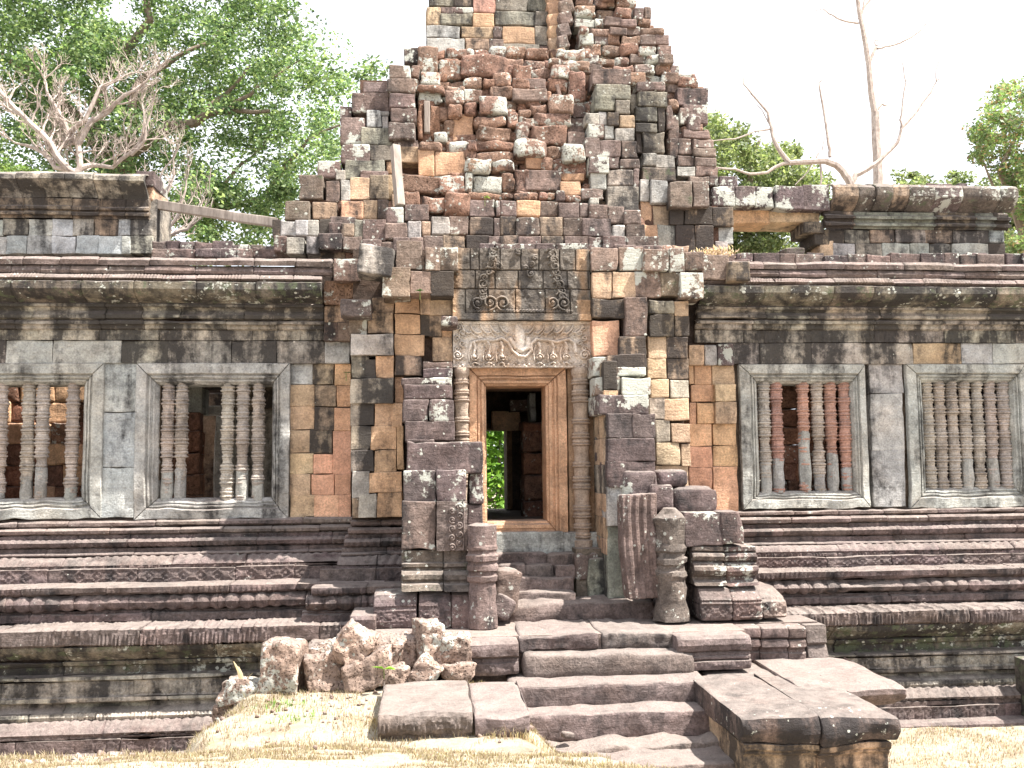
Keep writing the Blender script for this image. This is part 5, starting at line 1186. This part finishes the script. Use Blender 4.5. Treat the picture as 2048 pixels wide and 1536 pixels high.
def crown(parent, poly, Y0, Y1, nclump, nleaf, L, rad, cols, holes=(), name='crown', flat=.7):
    xs = [p[0] for p in poly]; ys = [p[1] for p in poly]; C_ = []
    while len(C_) < nclump:
        x = rnd.uniform(min(xs), max(xs)); y = rnd.uniform(min(ys), max(ys))
        if not inpoly(x, y, poly): continue
        if any((x-hx)**2+(y-hy)**2 < hr**2 for hx, hy, hr in holes) and rnd.random() < .88: continue
        C_.append(W(x, y, rnd.uniform(Y0, Y1)))
    mb = MB(); R_ = np.array([rad*rnd.uniform(.5, 1.25) for _ in C_]); leaves(mb, np.array(C_), R_, nleaf, L, cols, flat)
    return mb.build(name, M_LEAF, parent, smooth=False), C_
def limbs(mb, lst, col, Y=None, amp=.05, ns=7):
    for pts, r0, r1 in lst:
        P = []
        for i, p in enumerate(pts):
            P.append(W(p[0], p[1], p[2] if len(p) > 2 else Y))
        Q = [P[0]]
        for a, b in zip(P[:-1], P[1:]):
            for t in (.33, .67, 1.):
                q = a+(b-a)*t; Q.append(q+(vec_noise(q, 1.3, 3)*amp if t < 1 else 0))
        tube(mb, Q, np.linspace(r0, r1, len(Q)), col, ns, .05)
LG = [(.10, .165, .075), (.15, .23, .105), (.21, .285, .14), (.07, .12, .06), (.27, .34, .18)]
M_PALE.name = 'pale_bark'
t1 = thing('broadleaf_tree', 'huge leafy green tree spreading behind the left gallery', 'tree')
mb = MB()
limbs(mb, [([(235, 760, 14), (225, 560, 14), (215, 400, 14), (205, 300, 13.5)], .42, .3), ([(215, 380, 14), (265, 300, 13), (330, 255, 12.5), (390, 246, 12), (455, 222, 11.5), (540, 222, 11.5)], .26, .05),
            ([(205, 300, 13.5), (190, 200, 13), (240, 120, 13), (300, 40, 12.5), (290, -60, 12.5)], .22, .08), ([(205, 310, 13.5), (140, 220, 13), (60, 140, 13), (-40, 90, 13)], .2, .06),
            ([(265, 300, 13), (262, 230, 12), (280, 160, 12), (360, 110, 12), (440, 60, 12)], .16, .04), ([(390, 246, 12), (450, 190, 12), (500, 130, 12)], .09, .03),
            ([(240, 480, 14), (340, 430, 13), (420, 420, 13), (520, 400, 13), (600, 300, 12.5), (680, 250, 12)], .16, .03), ([(455, 222, 11.5), (520, 170, 11.5), (600, 120, 11.5)], .07, .02), ([(420, 420, 13), (480, 330, 12.5), (540, 270, 12)], .07, .02)], (.16, .13, .10), ns=8, amp=.12)
mb.build('trunk', M_BARK, t1)
PLY = [(-260, -160), (540, -160), (575, 0), (600, 60), (650, 85), (665, 125), (700, 140), (760, 125), (785, 170), (705, 215), (675, 280), (690, 330), (640, 370), (600, 430), (570, 500), (520, 520), (-260, 520)]
crown(t1, PLY, 10.5, 17, 850, 170000, .13, .72, LG, holes=[(245, 8, 30), (480, 250, 16), (610, 190, 22), (75, 310, 22), (460, 440, 30), (640, 320, 14), (700, 180, 18), (560, 440, 20), (380, 470, 22)])
# second, paler tree glimpsed at the far left
t2 = thing('young_tree', 'bright yellow green feathery tree low at the left edge behind the parapet', 'tree')
mb = MB(); limbs(mb, [([(-30, 700, 9), (-20, 400, 9), (0, 330, 9)], .08, .03)], (.2, .16, .12)); mb.build('trunk', M_BARK, t2)
crown(t2, [(-120, 270), (20, 290), (50, 330), (80, 350), (60, 400), (-120, 420)], 8.5, 10, 40, 6000, .09, .35, [(.11, .18, .06), (.17, .24, .08)])
# bare frangipani like trees
def bare(name, lab, base, trunks, Y, col, depth, r0, gen_n, seedv, L0, tip=None, cat='tree', grp=None, mat=None, bend=.35):
    o = thing(name, lab, cat, grp); mb = MB(); R = random.Random(seedv); cnt = [0]
    def grow(p, d, r, L, k):
        n = 4; pts = [p]; q = p.copy(); dd = d.copy()
        for i in range(n):
            dd = dd+np.array([R.gauss(0, bend*.5), R.gauss(0, bend*.4), R.gauss(.10, bend*.4)]); dd /= np.linalg.norm(dd); q = q+dd*L/n; pts.append(q)
        tube(mb, pts, np.linspace(r, r*.62, n+1), col, 6 if r > .02 else 4)
        if k <= 0:
            return
        for c in range(R.choice((2, 2, 3, 3))):
            e = dd+np.array([R.gauss(0, .62), R.gauss(0, .5), R.gauss(.15, .35)]); e /= np.linalg.norm(e)
            grow(q, e, r*R.uniform(.5, .66), L*R.uniform(.6, .86), k-1)
        if R.random() < .6:
            e = d+np.array([R.gauss(0, .8), R.gauss(0, .5), R.gauss(.1, .3)]); e /= np.linalg.norm(e); grow(pts[2], e, r*.45, L*.6, k-1)
    for pts, r in trunks:
        P = [W(x, y, Y+dy) for x, y, dy in pts]; Q = [P[0]]
        for a, b in zip(P[:-1], P[1:]): Q += [a+(b-a)*.5+np.array([R.gauss(0, .02), 0, R.gauss(0, .02)]), b]
        tube(mb, Q, np.linspace(r, r*.55, len(Q)), col, 8)
        d = Q[-1]-Q[-2]; d /= np.linalg.norm(d); grow(Q[-1], d, r*.5, L0, depth)
        for i in range(2, len(Q)-1):
            d2 = (Q[i]-Q[i-1]); d2 /= np.linalg.norm(d2)
            for _ in range(1 if i % 2 else 2):
                e = d2*.4+np.array([R.gauss(0, .9), R.gauss(0, .6), R.gauss(.45, .4)]); e /= np.linalg.norm(e); grow(Q[i], e, r*.36, L0*.8, depth-1)
    if mat is None: mat = M_PALE
    mb.build('branches', mat, o); return o
bare('bare_tree', 'leafless tree with pinkish twisted branches above the left parapet', None,
     [([(146, 470, 0), (150, 345, 0), (125, 325, -.1), (100, 285, -.2), (62, 248, -.3), (28, 215, -.3), (2, 185, -.3)], .078), ([(150, 350, 0), (160, 325, 0), (156, 290, .1), (136, 262, .1), (118, 225, .2), (100, 195, .2)], .07),
      ([(150, 345, 0), (110, 335, .1), (85, 305, .3), (50, 290, .3)], .06), ([(160, 335, 0), (185, 330, .2), (225, 335, .3), (262, 305, .3), (285, 270, .2)], .06), ([(156, 290, .1), (180, 245, .1), (215, 225, .1), (250, 190, .0), (268, 182, 0)], .07), ([(140, 265, .1), (170, 240, -.2), (200, 175, -.2), (235, 160, 0)], .055), ([(262, 310, .3), (290, 280, .2), (300, 232, .2)], .04)],
     6.0, (.5, .42, .35), 4, .1, 0, 5, .44)
bare('bare_shrub', 'brown leafless twiggy shrub behind the sloping beam', None,
     [([(312, 560, 0), (325, 470, 0), (350, 440, 0), (365, 400, 0)], .05), ([(325, 475, 0), (345, 468, 0), (375, 458, 0), (385, 445, 0)], .05), ([(315, 470, 0), (318, 400, .1), (322, 350, .1)], .04), ([(340, 440, 0), (332, 390, .1), (348, 350, .1)], .035)],
     4.5, (.42, .34, .26), 3, .05, 0, 9, .42)
# right side trees
t3 = thing('tall_thin_tree', 'tall bare whitish trunk with one broken stub rising into the sky', 'tree')
mb = MB(); limbs(mb, [([(1760, 700), (1757, 380), (1754, 300), (1751, 225)], .16, .12), ([(1751, 235), (1742, 180), (1738, 130), (1728, 70), (1718, 20), (1712, -60)], .10, .055), ([(1740, 122), (1752, 95), (1754, 90)], .05, .035), ([(1754, 97), (1772, 92), (1800, 86), (1822, 75), (1845, 58), (1850, 50), (1880, 28)], .035, .012), ([(1752, 90), (1750, 81), (1765, 76), (1768, 62), (1758, 45)], .02, .008),
    ([(1717, 47), (1690, 42), (1665, 30), (1646, 17), (1620, 23)], .035, .01), ([(1718, 38), (1728, 14), (1742, -2), (1760, -30)], .04, .02), ([(1753, 222), (1764, 208), (1775, 212)], .05, .02), ([(1722, 40), (1735, -30)], .03, .02)], (.55, .48, .42), 11, .04)
mb.build('trunk', M_PALE, t3)
t4 = thing('forked_bare_tree', 'pale leafless tree forking low over the right parapet roof', 'tree')
mb = MB(); limbs(mb, [([(1704, 560), (1702, 372), (1690, 350), (1672, 330), (1650, 322), (1610, 324), (1580, 326), (1562, 305), (1548, 280), (1543, 255), (1536, 225), (1505, 190), (1487, 168), (1486, 148)], .12, .012), ([(1700, 372), (1712, 350), (1735, 338), (1755, 325), (1770, 310), (1795, 285), (1802, 258), (1835, 222), (1862, 185), (1875, 160), (1895, 148)], .085, .008),
    ([(1582, 326), (1560, 330), (1535, 345), (1500, 348), (1470, 338), (1436, 336)], .05, .025), ([(1543, 258), (1510, 262), (1470, 278), (1425, 282)], .03, .012), ([(1541, 252), (1525, 222), (1505, 200)], .02, .008), ([(1802, 256), (1800, 240), (1805, 210), (1812, 165), (1806, 130), (1802, 112)], .035, .008), ([(1812, 163), (1825, 145), (1836, 134)], .014, .006), ([(1873, 162), (1872, 140), (1882, 110), (1882, 88)], .02, .006),
    ([(1660, 314), (1660, 300), (1655, 270), (1648, 225), (1640, 180), (1638, 165), (1645, 158)], .05, .015), ([(1640, 322), (1632, 314), (1645, 300), (1650, 275)], .03, .012), ([(1640, 325), (1642, 345), (1641, 370)], .03, .02), ([(1625, 325), (1610, 350), (1590, 370)], .02, .01)], (.6, .55, .5), 9, .03)
mb.build('trunk', M_PALE, t4)
RG = [(.16, .20, .09), (.21, .25, .13), (.11, .15, .07), (.26, .29, .17)]
t5 = thing('leafy_tree', 'light green tree filling the gap between the tower and the right parapet', 'tree')
mb = MB(); limbs(mb, [([(1500, 800), (1495, 470), (1500, 330), (1520, 280)], .25, .06), ([(1498, 480), (1540, 420), (1580, 360)], .1, .03), ([(1532, 520), (1525, 440), (1560, 380)], .08, .03)], (.3, .25, .2), 22); mb.build('trunk', M_BARK, t5)
crown(t5, [(1400, 240), (1440, 240), (1480, 262), (1520, 300), (1560, 290), (1590, 300), (1620, 345), (1655, 355), (1670, 400), (1700, 560), (1400, 560)], 20, 26, 300, 46000, .19, .6, RG, holes=[(1560, 310, 14), (1470, 330, 12), (1590, 480, 18), (1520, 470, 12)])
t6 = thing('autumn_tree', 'tree with rusty and green leaves reaching in from the right edge', 'tree')
mb = MB(); limbs(mb, [([(2100, 800), (2060, 500), (2030, 420), (2000, 340), (2040, 260)], .2, .05), ([(2030, 420), (1990, 380), (1960, 300)], .07, .02), ([(2010, 370), (2040, 340), (2080, 250)], .08, .03)], (.28, .2, .16), 16); mb.build('trunk', M_BARK, t6)
crown(t6, [(2010, 165), (2060, 165), (2200, 140), (2200, 540), (2020, 520), (2015, 420), (1990, 380), (1935, 330), (1950, 290), (1925, 250), (1960, 205)], 14, 18, 230, 26000, .15, .5, [(.28, .20, .13), (.19, .25, .11), (.13, .20, .08), (.17, .23, .12), (.15, .23, .09)], holes=[(1990, 300, 14), (2030, 450, 20), (2025, 350, 12), (1960, 330, 14)])
t7 = thing('distant_tree', 'low distant treetops peeping over the right parapet', 'tree')
mb = MB(); limbs(mb, [([(1900, 800), (1890, 500), (1880, 370)], .2, .06)], (.28, .22, .16), 28); mb.build('trunk', M_BARK, t7)
crown(t7, [(1800, 352), (1830, 345), (1870, 358), (1905, 345), (1950, 355), (2000, 350), (2060, 340), (2080, 560), (1800, 560)], 26, 30, 200, 22000, .22, .55, RG)
# bush seen through the doorways, and a low wall before it
t8 = thing('garden_bush', 'sunlit green foliage seen through both doorways', 'bush')
mb = MB(); limbs(mb, [([(1000, 1150), (995, 1000), (1000, 880)], .08, .03), ([(940, 990), (985, 1000), (1040, 1012)], .06, .04)], (.3, .2, .14), 9); mb.build('stem', M_BARK, t8)
crown(t8, [(900, 780), (1130, 780), (1130, 1080), (900, 1080)], 8.6, 11, 110, 17000, .16, .5, [(.16, .3, .05), (.24, .4, .08), (.1, .2, .04)])
